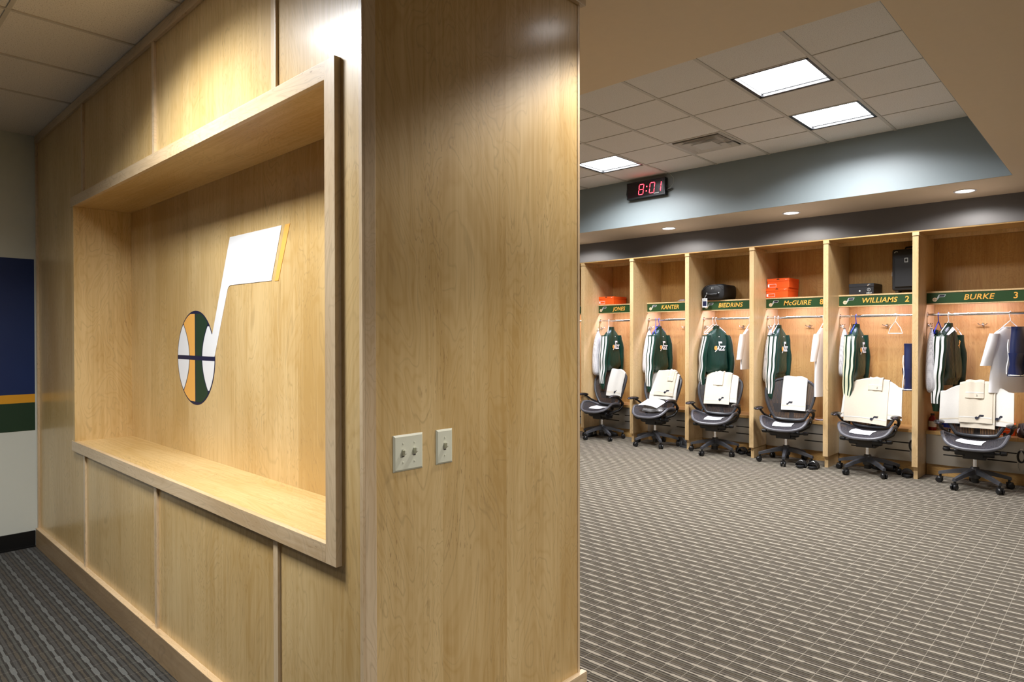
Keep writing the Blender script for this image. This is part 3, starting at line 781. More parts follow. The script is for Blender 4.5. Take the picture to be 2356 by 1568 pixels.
    # back
    bp = [back_pt(-1+2*k/10, 1) for k in range(11)]+[back_pt(1, 1-k/14) for k in range(1, 15)]+[back_pt(1-2*k/10, 0) for k in range(1, 11)]+[back_pt(-1, k/14) for k in range(1, 14)]
    MB().tube(bp, .0175, 8, closed=True).build('back_frame', 'graphite', t, smooth=True)
    MB().sheet(lambda u, v: back_pt(2*u-1, v), 12, 14).build('back_mesh', 'back_mesh', t, smooth=True)
    MB().sheet(lambda u, v: (lambda p: (p[0]*.8, p[1]+.05, p[2]))(back_pt(2*u-1, .16+.22*v)), 8, 4, .02).build('lumbar_pad', 'black_plastic', t, smooth=True)
    MB().tube([(0, .15, .36), (0, .24, .42), (0, .275, .55), (0, .285, .66)], [.03, .028, .024, .016], 10).build('back_spine', 'black_plastic', t, smooth=True)
    return t
CH = [None, (-5.80, 8.13, -3, 'black mesh task chair at the leftmost locker'), (-4.89, 8.13, -1, 'black mesh task chair at the second-from-left locker'),
      (-3.985, 8.10, 8, 'black mesh task chair at the third-from-left locker'), (-3.07, 8.13, 8, 'black mesh task chair at the third-from-right locker'),
      (-2.165, 8.10, 2, 'black mesh task chair at the second-from-right locker'), (-1.165, 8.075, 5, 'black mesh task chair at the rightmost locker')]
proto = make_chair()
CHAIRS = [None]
for k in range(1, 7):
    x, y, rot, lab = CH[k]
    o = proto if k == 1 else copy_tree(proto)
    o['label'] = lab; o['group'] = 'task chairs pulled up to the lockers'
    place(o, (x, min(y, 8.11), 0), math.radians(rot)); CHAIRS.append(o)
    for ch_ in o.children:      # each swivel base stands at its own angle
        if ch_.name.startswith(('base_arm', 'caster')): ch_.rotation_euler.z += math.radians((-12, -14, -2, 19, -17, -17)[k-1])

# ------------------------------------------------------------------ hangers and clothes on the rails
YR, ZR = 8.50, 1.77
def hanger(mat, label, x, rz, shape='coat', group='clothes hangers on the rails', y=YR):
    t = thing('clothes_hanger', label, 'hanger', (x, y, 0), math.radians(rz), group)
    hk = [(-.016, 0, ZR+.002), (-.014, 0, ZR+.014), (0, 0, ZR+.0205), (.014, 0, ZR+.014), (.0185, 0, ZR-.003), (.012, 0, ZR-.03), (0, 0, ZR-.055), (0, 0, ZR-.075)]
    MB().tube(hk, .0042, 8).build('hook', mat, t, smooth=True)
    z = ZR-.075
    if shape == 'coat': t.scale = (.72, 1, 1)
    if shape == 'coat': pts = [(0, 0, z), (-.10, 0, z-.055), (-.205, 0, z-.115), (-.205, 0, z-.128), (0, 0, z-.130), (.205, 0, z-.128), (.205, 0, z-.115), (.10, 0, z-.055)]
    else: pts = [(0, 0, z+.01), (-.055, 0, z-.07), (-.075, 0, z-.13), (0, 0, z-.132), (.075, 0, z-.13), (.055, 0, z-.07)]
    MB().tube(pts, .0052, 8, closed=True).build('frame', mat, t, smooth=True)
    return t
def sleeve_sec(s, q, z1=1.545, z0=.77, short=False):
    """q 0..1 shoulder->cuff: centre x, centre y, z, rx, ry"""
    z = z1+(z0-z1)*q
    if short: return (s*(.19+.115*q), 0, z, .05+.012*q, .075)
    x = s*(.195+.085*min(1, q*2.6)**.8+.012*q); pinch = 1-.35*max(0, (q-.75)/.25)
    return (x, .012*math.sin(q*5), z, (.062-.014*q)*pinch, (.088-.022*q)*pinch)
def jacket(label, x, rz, seed, body='satin_green', back=True, stripe='stripe_white', open_front=False):
    t = thing('warmup_jacket', label, 'jacket', (x, YR, 0), math.radians(rz), 'green warm-up jackets on the rails'); t.scale = (.74, .85, 1)
    rnd = random.Random(seed)
    prof = [(1.045, .225, .06), (1.06, .235, .07), (1.09, .25, .085), (1.16, .245, .088), (1.26, .24, .084), (1.38, .236, .08), (1.48, .23, .074), (1.54, .215, .066), (1.585, .155, .056), (1.615, .095, .05), (1.635, .06, .046)]
    secs = [ellipse(.012*math.sin(z*9+seed), .006*math.sin(z*7+seed), z, w_, d, 30, .72, .035*max(0, min(1, (1.6-z)*3)), seed+z*5) for z, w_, d in prof]
    MB().loft(secs).build('body', body, t, smooth=True)
    MB().loft([ellipse(0, 0, 1.625, .066, .05, 20), ellipse(0, 0, 1.662, .06, .046, 20), ellipse(0, 0, 1.676, .058, .044, 20), ellipse(0, 0, 1.664, .05, .037, 20)], cap=True).build('collar', 'satin_dark', t, smooth=True)
    MB().loft([ellipse(.012*math.sin(.94*9+seed), 0, z, w_, d, 30, .72) for z, w_, d in ((1.005, .205, .055), (1.015, .215, .06), (1.046, .222, .06))]).build('hem_band', 'satin_dark', t, smooth=True)
    for s in (-1, 1):
        ss = []
        for k in range(13):
            cx, cy, z, rx, ry = sleeve_sec(s, k/12); wz = .05*math.sin(k*1.9+seed+s)
            ss.append(ellipse(cx+.008*math.sin(k*1.3+seed), cy, z, rx*(1+wz), ry*(1-wz), 18, .85))
        sl = MB().loft(ss).build('sleeve', body, t, smooth=True)
        cx, cy, z, rx, ry = sleeve_sec(s, 1)
        MB().loft([ellipse(cx+.008*math.sin(12*1.3+seed), cy, z+.002, rx, ry, 16), ellipse(cx+.008*math.sin(12*1.3+seed), cy, z-.045, rx*.85, ry*.85, 16)]).build('cuff', 'satin_dark', sl, smooth=True)
        for st in (-1, 0, 1):
            m = MB()
            def fn(u, v):
                q = .02+.93*v; k = q*12; cx, cy, z, rx, ry = sleeve_sec(s, q); wz = .05*math.sin(k*1.9+seed+s)
                a = math.radians(st*37+(u-.5)*22); ca = abs(math.cos(a))**.85; sa = math.copysign(abs(math.sin(a))**.85, math.sin(a))
                return (cx+.008*math.sin(k*1.3+seed)+s*(rx*(1+wz)*ca+.0045), cy+(ry*(1-wz)+.002)*sa, z)
            m.sheet(fn, 2, 26, .002).build('sleeve_stripe', stripe, sl, smooth=True)
    if back:
        yb = .094
        o = link('chest_lettering', text_mesh('chest_lettering', 'JAZZ', .085, .3, .0015, 'stripe_white', offset=.003), t)
        o.rotation_euler = (PI/2, 0, PI); o.location = (-.015, yb, 1.365)
        MB().lathe([(.03, 0), (.03, .003)], (.075, yb-.001, 1.37), 18, 1).build('chest_ball', 'decal_gold', t)
        MB().prism([(0, 0), (.018, .06), (-.055, .06), (-.063, .035), (-.005, .035), (-.022, 0)], lambda a, b, d: (.005-a*0+a, yb+d, 1.40+b), 0, .003).build('chest_flag', 'stripe_white', t)
        MB().lathe([(.008, 0), (.008, .003)], (0, .083, 1.525), 10, 1).build('neck_mark', 'stripe_white', t)
    if open_front:
        MB().sheet(lambda u, v: (.012*math.sin(v*4)+(u-.5)*.012, .094-.03*v, 1.05+.56*v), 1, 12, .004).build('zip', 'black_plastic', t)
        for s in (-1, 1):
            MB().sheet(lambda u, v: (s*(.05+.15*v+.0*u), .062+.03*u*(1-v)+.006, 1.63-.075*v-.03*u), 3, 6, .003).build('shoulder_stripe', 'stripe_white', t)
        o = link('chest_lettering', text_mesh('chest_lettering', 'Jazz', .05, .2, .001, 'decal_gold'), t)
        o.rotation_euler = (PI/2, -1.2, PI); o.location = (-.08, .094, 1.45)
    return t
jacket('green warm-up jacket hanging in the leftmost locker', -5.90, -92, 1)
jacket('green warm-up jacket with white sleeve stripes in the second-from-left locker', -5.06, -98, 2)
jacket('green warm-up jacket turned toward the room in the third-from-left locker', -4.17, -122, 3)
jacket('green warm-up jacket seen edge-on in the third-from-right locker', -3.32, -93, 4)
jacket('green warm-up jacket with pale stripes in the second-from-right locker', -2.40, -96, 5, stripe='stripe_lime')
jacket('dark green warm-up jacket seen from the front in the rightmost locker', -1.47, -108, 6, body='satin_dark', back=False, open_front=True)

def net_bag(label, x, y, rx, ry, z1, z0, seed):
    t = thing('laundry_bag', label, 'laundry bag', (x, y, 0), 0, 'white net laundry bags hung inside the lockers')
    prof = []
    for q, k in ((0, .62), (.03, .85), (.08, .97), (.2, 1), (.4, .93), (.6, .80), (.78, .6), (.9, .36), (.96, .18), (.985, .14), (1, .30)):
        prof.append((z0+(z1-z0)*q, k))
    secs = [ellipse(.012*math.sin(3*q+seed), .015*math.sin(2*q+seed), q, rx*k, ry*k, 22, .85, .05, seed+q*3) for q, k in prof]
    MB().loft(secs).build('net', 'mesh_bag', t, smooth=True)
    MB().tube([(rx*.1, ry*.1, z0+.01), (rx*.2, ry*.25, z0-.05), (rx*.05, ry*.3, z0-.10), (rx*.12, ry*.28, z0-.13)], [.006, .004, .005, .010], 6).build('drawstring', 'towel_cream', t, smooth=True)
    MB().tube([(0, 0, z1-.03), (-rx*.2, .01, z1+.01), (-rx*.5, .03, z1+.035)], .004, 6).build('loop', 'towel_cream', t, smooth=True)
net_bag('white net laundry bag in the leftmost locker, lower corner flared', -6.04, 8.36, .066, .135, 1.62, .93, 1)
net_bag('white net laundry bag in the second-from-left locker', -5.165, 8.40, .06, .12, 1.63, .99, 2)
net_bag('white net laundry bag in the third-from-right locker', -3.395, 8.40, .062, .12, 1.63, .95, 3)
net_bag('white net laundry bag in the second-from-right locker', -2.515, 8.42, .058, .11, 1.63, 1.05, 4)
net_bag('large white net laundry bag in the rightmost locker', -1.60, 8.36, .064, .13, 1.62, .92, 5)

def tshirt(label, x, rz, mat, z0=.82, seed=0, y=YR, group='white t-shirts on hangers'):
    t = thing('t_shirt', label, 't-shirt', (x, y, 0), math.radians(rz), group)
    prof = [(z0, .24, .035), (z0+.15, .235, .035), (1.2, .225, .032), (1.4, .215, .03), (1.52, .205, .028), (1.575, .16, .026), (1.61, .10, .024), (1.625, .075, .022)]
    MB().loft([ellipse(0, .004*math.sin(9*z+seed), z, w_, d, 26, .7, .03, seed+z*4) for z, w_, d in prof]).build('body', mat, t, smooth=True)
    for s in (-1, 1):
        MB().loft([ellipse(s*(.185+.10*q), 0, 1.56-.33*q, .05+.012*q, .03+.006*math.sin(q*5), 16, .8) for q in (0, .2, .4, .6, .8, 1)]).build('sleeve', mat, t, smooth=True)
    MB().tube([(.072*math.cos(a), .024*math.sin(a), 1.625) for a in [2*PI*k/18 for k in range(18)]], .006, 6, closed=True).build('neckband', mat, t, smooth=True)
    return t
tshirt('white t-shirt half hidden behind the post in the third-from-left locker', -3.70, -92, 'white_cloth', 1.10, 1)
tshirt('white t-shirt hanging at the right side of the third-from-right locker', -2.77, -94, 'white_cloth', .80, 2)
tshirt('white t-shirt hanging at the right side of the rightmost locker', -.93, -128, 'white_cloth', .95, 3)
# shorts, pants and the navy jacket
def shorts(label, x, y, rz, z1, z0, w_, mat, trim, seed, name='gym_shorts', cat='shorts', group=None):
    t = thing(name, label, cat, (x, y, 0), math.radians(rz), group)
    h = z1-z0
    MB().loft([ellipse(0, 0, z, w_*k, .05, 24, .75, .03, seed+z) for z, k in ((z0+h*.45, 1), (z0+h*.7, .9), (z1-.04, .72), (z1, .7))]).build('seat', mat, t, smooth=True)
    for s in (-1, 1):
        lg = MB().loft([ellipse(s*w_*(.5+.04*q), 0, z0+h*.5*(1-q), w_*(.5+.06*q), .05+.012*math.sin(q*6+seed), 20, .8, .03, seed+q) for q in (0, .25, .5, .75, 1)]).build('leg', mat, t, smooth=True)
        MB().tube([(s*w_*(.54)+w_*.565*math.cos(a), .058*math.sin(a), z0+.012) for a in [2*PI*k/20 for k in range(20)]], .006, 6, closed=True).build('hem_piping', trim, lg, smooth=True)
        MB().tube([(s*w_*(.75+.28*q), -.047-.006*math.sin(q*9), z1-.1-(h-.12)*q) for q in [k/10 for k in range(11)]], .005, 6).build('side_piping', trim, lg, smooth=True)
    MB().loft([ellipse(0, 0, z, w_*.7, .05, 20, .75) for z in (z1, z1+.03)]).build('waistband', mat, t, smooth=True)
    return t
shorts('navy blue shorts with white piping hanging beside the second-from-right locker post', -1.835, 8.44, -80, 1.42, .93, .15, 'navy_cloth', 'stripe_white', 1)
shorts('shiny navy shorts hanging at the right edge of the rightmost locker', -.845, 8.34, -105, 1.60, 1.13, .13, 'navy_cloth', 'stripe_white', 2)
gp = thing('track_pants', 'dark green track pants folded over the blue hanger in the rightmost locker', 'pants', (-1.565, YR, 0), math.radians(-95))
for s in (-1, 1):
    MB().sheet(lambda u, v: ((u-.5)*(.20+.06*v), s*(.008+.02*math.sin(v*2.2)+.005*math.sin(u*9+s)), 1.585-.42*v+.02*u), 8, 10, .01).build('leg', 'satin_dark', gp, smooth=True)
MB().sheet(lambda u, v: ((u-.5)*.24, .03-.004*math.sin(u*7), 1.17-.17*v), 6, 4, .016).build('lower_leg', 'navy_ink', gp, smooth=True)
bx(.02, .10, .036, .040, 1.125, 1.165).build('size_tag', 'stripe_white', gp)

HG = [('hang_white', 'white plastic hanger in the leftmost locker', -5.95, -62, 'coat'), ('hang_blue', 'blue plastic hanger left of the second-from-left jacket', -5.115, -60, 'coat'),
      ('hang_blue', 'blue plastic hanger holding the second-from-left jacket', -5.06, -98, 'coat'), ('hang_white', 'white plastic hanger holding the third-from-left jacket', -4.17, -122, 'coat'),
      ('hang_white', 'second white hanger behind the third-from-left jacket', -4.215, -118, 'coat'), ('hang_white', 'white plastic hanger left of the third-from-right jacket', -3.365, -88, 'coat'),
      ('hang_white', 'white plastic hanger holding the third-from-right jacket', -3.32, -93, 'coat'), ('hang_white', 'white plastic hanger holding the third-from-right t-shirt', -2.77, -94, 'coat'),
      ('hang_wood', 'wooden hanger at the left of the second-from-right locker', -2.455, -84, 'coat'), ('hang_blue', 'blue plastic hanger holding the second-from-right jacket', -2.40, -96, 'coat'),
      ('hang_white', 'empty narrow white hanger in the second-from-right locker', -1.985, -8, 'narrow'), ('hang_blue', 'blue plastic hanger holding the folded green pants', -1.565, -95, 'coat'),
      ('hang_white', 'white plastic hanger holding the rightmost jacket', -1.47, -108, 'coat'), ('hang_white', 'white plastic hanger holding the rightmost t-shirt', -.93, -128, 'coat'),
      ('hang_white', 'white plastic hanger holding the third-from-left t-shirt', -3.70, -92, 'coat')]
for a in HG: hanger(*a[:5])

# ------------------------------------------------------------------ towels and papers on the chairs
TILT = -.27
def zt(x): return ZB1-.075*min(1, abs(x)/.27)**3.2-.25*max(0, abs(x)-.288)
def drape(k, x0, x1, zf, zr, off, mat, label, seed=0, name='towel', mark=None, flare=0, group='towels draped over the chair backs', skew=0):
    ch = CHAIRS[k]
    t = thing(name, label, 'towel', ch.location, ch.rotation_euler.z, group)
    o2 = off+.031
    def cyl(z, x): return back_y(z, max(-.288, min(.288, x)))
    def fn(u, v):
        x = x0+(x1-x0)*u
        wav = .005*math.sin(u*11+seed)*(1-abs(2*v-1)*.2)
        top = zt(x)
        if v < .5:
            q = v/.5; z = (zf+skew*u)+(top-(zf+skew*u))*q; fl = flare*(1-q)
            return (x*(1+fl*.4), cyl(z, x)-o2-wav-.02*fl, z)
        if v < .64:
            q = (v-.5)/.14; a = PI*q
            return (x, cyl(top, x)-math.cos(a)*o2-wav*math.cos(a), top+math.sin(a)*(o2+wav))
        q = (v-.64)/.36; z = top-(top-zr)*q
        return (x, cyl(z, x)+o2+wav+.03*q*0, z)
    MB().sheet(fn, 14, 30, .011).build('cloth', mat, t, smooth=True)
    hem = MB()
    for dz in (.05,):
        hem.sheet(lambda u, v: (lambda p: (p[0], p[1]-.0018, p[2]))(fn(.01+.98*u, .5*(dz+.012*v)/(zt(0)-zf))), 14, 1, .001)
    hem.build('hem_line', 'towel_cream' if mat == 'towel' else 'towel', t, smooth=True)
    if mark:
        mx, mz, num = mark
        my = cyl(mz, mx)-o2-.003
        e = link('emblem', TEMB, t); e.location = (mx, my, mz); e.rotation_euler = (TILT, 0, 0)
        if num:
            d = link('numeral', text_mesh('numeral', num, .045, 0, .0006, 'navy_ink', offset=.0006), t)
            d.location = (mx+.055, my+.003, mz-.02); d.rotation_euler = (PI/2+TILT, 0, 0)
    return t
TEMB = emblem_mesh('emblem', .05, 'navy_ink', 'navy_ink', 'navy_ink', .0012)
drape(1, -.06, .24, .63, .72, 0, 'towel', 'white towel folded over the chair at the leftmost locker', 1, mark=(.13, .70, ''))
drape(2, -.19, .24, .635, .70, 0, 'towel', 'wide white towel under the folded one on the second-from-left chair', 2)
drape(2, -.13, .19, .69, .74, .014, 'towel_cream', 'cream towel with number on top of the second-from-left chair stack', 3, mark=(.07, .745, '0'))
drape(3, -.06, .23, .66, .70, 0, 'towel', 'white towel under the cream one on the third-from-left chair', 4)
drape(3, -.20, .13, .63, .74, .014, 'towel_cream', 'cream towel folded over the left of the third-from-left chair', 5, mark=(.03, .70, '11'))
drape(4, -.10, .185, .62, .70, 0, 'towel', 'white towel with printed emblem on the third-from-right chair', 6, mark=(-.01, .70, '8'))
drape(5, -.29, .30, .60, .70, 0, 'towel', 'wide white towel covering the back of the second-from-right chair', 7, flare=.12)
drape(5, -.27, .16, .56, .72, .014, 'towel_cream', 'cream towel hanging low on the second-from-right chair', 8, mark=(.03, .60, '2'), skew=-.035)
drape(6, -.315, .31, .62, .70, 0, 'towel', 'wide white towel across the back of the rightmost chair', 9, mark=(.2, .70, '3'))
drape(6, -.135, .155, .585, .72, .014, 'towel_cream', 'cream towel under the top one on the rightmost chair', 10)
drape(6, -.15, .135, .64, .74, .028, 'towel_cream', 'topmost cream towel with number three on the rightmost chair', 11, mark=(.03, .70, '3'))
# small folded wash cloths on top of the stacks
def washcloth(k, x0, x1, zf, off, label, num=''):
    t = drape(k, x0, x1, zf, .93, off, 'towel_cream', label, k*3, name='wash_cloth', group='small folded wash cloths on the chair backs')
    if num:
        d = link('numeral', text_mesh('numeral', num, .026, 0, .0006, 'navy_ink'), t)
        xm = (x0+x1)/2+.02; d.location = (xm, back_y(zf+.02, xm)-off-.031-.002, zf+.025); d.rotation_euler = (PI/2+TILT, 0, 0)
washcloth(2, .05, .15, .90, .028, 'small folded wash cloth at the top of the second-from-left stack')
washcloth(3, -.10, .02, .88, .028, 'small folded wash cloth at the top of the third-from-left stack')
washcloth(5, -.05, .09, .915, .028, 'small folded wash cloth at the top of the second-from-right stack', '2')
washcloth(6, -.10, .06, .89, .042, 'small folded wash cloth at the top of the rightmost stack', '3')

def paper(k, cx, cy, rot, w_, h_, label, lift=0):
    ch = CHAIRS[k]; c, s = math.cos(math.radians(rot)), math.sin(math.radians(rot))
    t = thing('paper_sheet', label, 'paper', ch.location, ch.rotation_euler.z, 'sheets of paper left on the chair seats')
    def fn(u, v):
        a, b = (u-.5)*w_, (v-.5)*h_
        x, y = cx+a*c-b*s, cy+a*s+b*c
        return (x, y, seat_z(x, y)+.006+lift)
    MB().sheet(fn, 8, 8, .0008).build('sheet', 'paper', t)
    m = MB()
    for r_ in range(7): m.sheet(lambda u, v: (lambda p: (p[0], p[1], p[2]+.0008))(fn(.15+.6*u, .2+.09*r_+.012*v)), 4, 1)
    tag(m.build('printed_lines', 'silver', t), kind='stuff')
paper(1, -.01, -.06, 8, .216, .24, 'white paper on the seat of the leftmost chair')
paper(3, .01, -.07, 5, .216, .24, 'white paper on the seat of the third-from-left chair')
paper(4, -.02, -.07, 5, .216, .24, 'white paper on the seat of the third-from-right chair')
paper(5, -.03, -.08, -3, .216, .24, 'white paper on the seat of the second-from-right chair')
paper(6, -.03, -.07, -8, .216, .22, 'white paper on the seat of the rightmost chair')
# plastic bag with papers on chair 2
ch = CHAIRS[2]
t = thing('plastic_bag', 'crumpled clear plastic bag of dark cloth under papers on the second-from-left chair', 'bag', ch.location, ch.rotation_euler.z)
sec = []
for z, kx, ky in ((.472, .55, .5), (.478, .9, .9), (.50, 1, 1), (.525, .95, .92), (.55, .8, .75), (.562, .45, .4)):
    sec.append(ellipse(.0+.01*math.sin(z*90), -.05, z, .155*kx, .11*ky, 26, .75, .09, z*31))
MB().loft(sec).build('bag_body', plain('crinkled_film', srgb(150, 150, 152), .12, .0, var=.95, scale=16, bump=1.0), t)
MB().sheet(lambda u, v: (-.17+.30*u+.03*v, -.17+.20*v, .585-.02*u+.075*v-.02*(2*u-1)**2), 6, 6, .001).build('top_sheet', 'paper', t)

# ------------------------------------------------------------------ things on the shelves
ZSH = 2.0245
def shoebox(label, x, y, z, w_, d, h, mat, rz=0, orange=True):
    t = thing('shoe_box', label, 'shoe box', (x, y, z), math.radians(rz), 'shoe boxes on the locker shelves')
    bx(0, w_, 0, d, 0, h-.012).build('body', mat, t, bevel=.001, bseg=1)
    lid = bx(-.003, w_+.003, -.004, d+.003, h-.038, h).build('lid', mat, t, bevel=.0015, bseg=1)
    f = lambda y0: (lambda a, b, dd: (a, y0-dd, b))
    if orange:
        MB().prism([(w_*.5+.019*math.cos(PI*k/10), h-.016+.012*math.sin(PI*k/10)) for k in range(11)], f(-.004), 0, .0006).build('thumb_hole', 'slot_dark', lid)
        sw = [(.0, .010), (.004, .004), (.012, .004), (.036, .015), (.014, .0085), (.007, .0085)]
        MB().prism([(w_-.048+a, h-.024+b) for a, b in sw], f(-.004), 0, .0006).build('logo', 'stripe_white', lid)
        m = MB(); a0, a1, b0, b1 = .006, .112, .012, .052
        for q in ((a0, a1, b0, b0+.003), (a0, a1, b1-.003, b1), (a1-.003, a1, b0, b1), (a0, a0+.02, b0, b1)): m.box(q[0], q[1], -.0008, 0, q[2], q[3])
        tag(m.build('size_label', 'paper', t), kind='stuff')
    else:
        m = MB().lathe([(.019, 0), (.019, .0006)], (w_-.05, -.0052, h*.42), 18, 1); m.build('round_mark', 'silver', t)
        MB().lathe([(.015, 0), (.015, .001)], (w_-.05, -.0058, h*.42), 18, 1).build('round_mark', 'box_black', t)
        o = link('numeral', text_mesh('numeral', '2', .026, 0, .0004, 'silver'), t); o.rotation_euler = (PI/2, 0, 0); o.location = (w_-.05, -.0062, h*.42)
        o = link('lettering', text_mesh('lettering', 'MELO', .022, .2, .0004, 'silver', offset=.001), t); o.rotation_euler = (PI/2, 0, 0); o.location = (w_-.05, -.001, .014)
        o = link('emblem', EMB, t); o.location = (w_-.05, -.0045, h-.018); o.scale = (.25, 1, .25)
        MB().lathe([(.010, 0), (.010, .0008)], (w_-.15, -.0005, h*.33), 12, 1).build('badge', 'silver', t)
    return t
shoebox('single orange shoe box on the leftmost shelf', -6.11, 8.462, ZSH, .275, .35, .122, 'box_orange')
shoebox('lower orange shoe box of the stacked pair on the third-from-right shelf', -3.458, 8.452, ZSH, .275, .35, .122, 'box_orange')
shoebox('upper orange shoe box of the stacked pair on the third-from-right shelf', -3.445, 8.456, ZSH+.1235, .275, .34, .122, 'box_orange', .8)
shoebox('black shoe box with white marks on the second-from-right shelf', -2.475, 8.49, ZSH, .265, .34, .128, 'box_black', 0, False)
# wheeled bag lying on the third-from-left shelf
t = thing('wheeled_bag', 'black wheeled travel bag lying on the third-from-left shelf', 'travel bag', (-4.18, 8.62, ZSH), math.radians(3))
secs = []
for y, k in ((-.225, .80), (-.215, .93), (-.19, 1), (.17, 1), (.20, .95), (.21, .82)):
    secs.append([(.165*k*math.copysign(abs(math.cos(a))**.45, math.cos(a)), y, .108+.105*k*math.copysign(abs(math.sin(a))**.55, math.sin(a))+(.018*math.cos(a*1) if math.sin(a) > .3 else 0)) for a in [2*PI*j/28 for j in range(28)]])
MB().loft(secs).build('shell', 'nylon', t, smooth=True)
MB().tube([(-.075, -.222, .085), (-.07, -.25, .08), (0, -.262, .076), (.07, -.25, .08), (.075, -.222, .085)], .011, 8).build('handle', 'black_plastic', t, smooth=True)
for s in (-1, 1): MB().lathe([(.008, 0), (.008, .006)], (s*.085, -.231, .095), 10, 1).build('rivet', 'silver', t)
MB().tube([(.163*math.cos(a)*.9+0, -.228, .108+.097*math.sin(a)) for a in [PI*.1+PI*.8*k/14 for k in range(15)]], .004, 6).build('zip', 'graphite', t, smooth=True)
for q in (0, .018): MB().tube([(-.01+q, -.236, .17), (-.014+q*1.3, -.238, .145)], .003, 6).build('zip_pull', 'silver', t, smooth=True)
tg = thing('luggage_tag', 'white luggage tag hanging over the third-from-left nameplate', 'tag', (-4.27, 8.362, 0), math.radians(6))
MB().box(-.036, .036, -.002, .002, 1.925, 2.05).build('card', 'paper', tg, bevel=.001, bseg=1)
bx(-.026, .026, -.0028, -.002, 1.945, 2.01).build('photo', 'navy_cloth', tg); bx(-.022, .022, -.0028, -.002, 2.02, 2.035).build('print', 'silver', tg)
MB().tube([(0, 0, 2.05), (.005, .012, 2.075), (.02, .02, 2.105)], .003, 6).build('strap', 'silver', tg, smooth=True)
# upright suitcase on the second-from-right shelf
t = thing('suitcase', 'tall black upright suitcase on the second-from-right shelf', 'suitcase', (-1.865, 8.625, ZSH), math.radians(2))
MB().box(-.165, .125, -.11, .12, .03, .50).build('shell', 'nylon', t, smooth=True, bevel=.035, bseg=4)
MB().box(-.135, .10, -.128, -.112, .07, .40).build('front_pocket', 'nylon', t, smooth=True, bevel=.012, bseg=3)
MB().tube([(-.05, 0, .498), (-.045, 0, .525), (.03, 0, .53), (.05, 0, .498)], .011, 8).build('handle', 'black_plastic', t, smooth=True)
for s in (-.12, .08): MB().lathe([(.022, -.018), (.028, -.012), (.028, .012), (.022, .018)], (s, -.06, .03), 14, 0).build('wheel', 'graphite', t, smooth=True)
for s in (-.12, .08): MB().lathe([(.022, -.018), (.028, -.012), (.028, .012), (.022, .018)], (s, .07, .03), 14, 0).build('wheel', 'graphite', t, smooth=True)
bx(-.035, .0, -.1305, -.1282, .345, .395).build('logo_patch', 'silver', t); bx(-.029, -.006, -.1315, -.1306, .353, .387).build('logo_patch', 'nylon', t)
MB().tube([(-.168, -.06, .25), (-.171, -.06, .20)], .005, 6).build('zip_pull', 'silver', t, smooth=True)
MB().tube([(-.14, -.115, .46), (-.125, -.117, .474), (-.105, -.115, .47)], .004, 6).build('corner_pull', 'silver', t, smooth=True)
t = thing('sunglasses_case', 'small rounded grey case at the right end of the second-from-left shelf', 'case', (-4.70, 8.53, ZSH))
MB().loft([ellipse(0, 0, z, .06*k, .03*k, 18, .8) for z, k in ((0, .85), (.008, 1), (.022, .95), (.034, .6))]).build('shell', plain('mauve_leather', srgb(120, 98, 92), .5), t, smooth=True)
bx(-.055, .055, -.031, -.029, .013, .016).build('seam', 'silver', t)

# ------------------------------------------------------------------ footwear on the floor
def foot(n, L, W):
    out = []
    for k in range(n):
        a = 2*PI*k/n; y = -math.cos(a); x = math.sin(a)
        w_ = W*(.5-.09*(y*.5+.5)+.05*math.sin((y+.3)*2)); out.append((x*w_, y*L/2))
    return out
def slide_mesh(logo=True):
    m = MB(); fp = foot(26, .29, .115)
    m.loft([[(x*.96, y*.98, 0) for x, y in fp], [(x*1.02, y*1.01, .012) for x, y in fp], [(x, y, .026) for x, y in fp], [(x*.9, y*.95, .030) for x, y in fp]])
    sole = m.mesh('sole', 'rubber', smooth=True)
    st = MB().sheet(lambda u, v: (-.056*math.cos(PI*u)*1.05, -.105+.10*v+.015*math.sin(PI*u), .024+.058*math.sin(PI*u)**.8*(1-.12*(1-v))), 14, 4, .006).mesh('strap', 'rubber', smooth=True)
    lg = MB().sheet(lambda u, v: (-.02+.04*u, -.075+.02*v, .0865-.012*(2*u-1)**2+.001), 4, 2, .001).mesh('logo', 'stripe_white')
    return sole, st, lg
SL = slide_mesh()
def slide(label, x, y, rz, logo=True, group='black slide sandals on the carpet'):
    t = thing('slide_sandal', label, 'sandal', (x, y, 0), math.radians(rz), group)
    link('sole', SL[0], t); s = link('strap', SL[1], t)
    if logo: link('logo', SL[2], s)
    return t
slide('left black slide sandal with white logo in front of the third-from-right locker', -2.835, 7.965, 12)
slide('right black slide sandal with white logo beside the third-from-right locker post', -2.70, 7.985, 6)
slide('left black slide sandal on the floor of the third-from-left locker', -3.725, 8.36, 15, False)
slide('right black slide sandal against the third-from-right post', -3.59, 8.33, 12, False)
slide('left black slide sandal on the floor of the second-from-right locker', -2.06, 8.40, 85, False)
slide('right black slide sandal beside the rightmost post', -1.80, 8.22, 14, False)
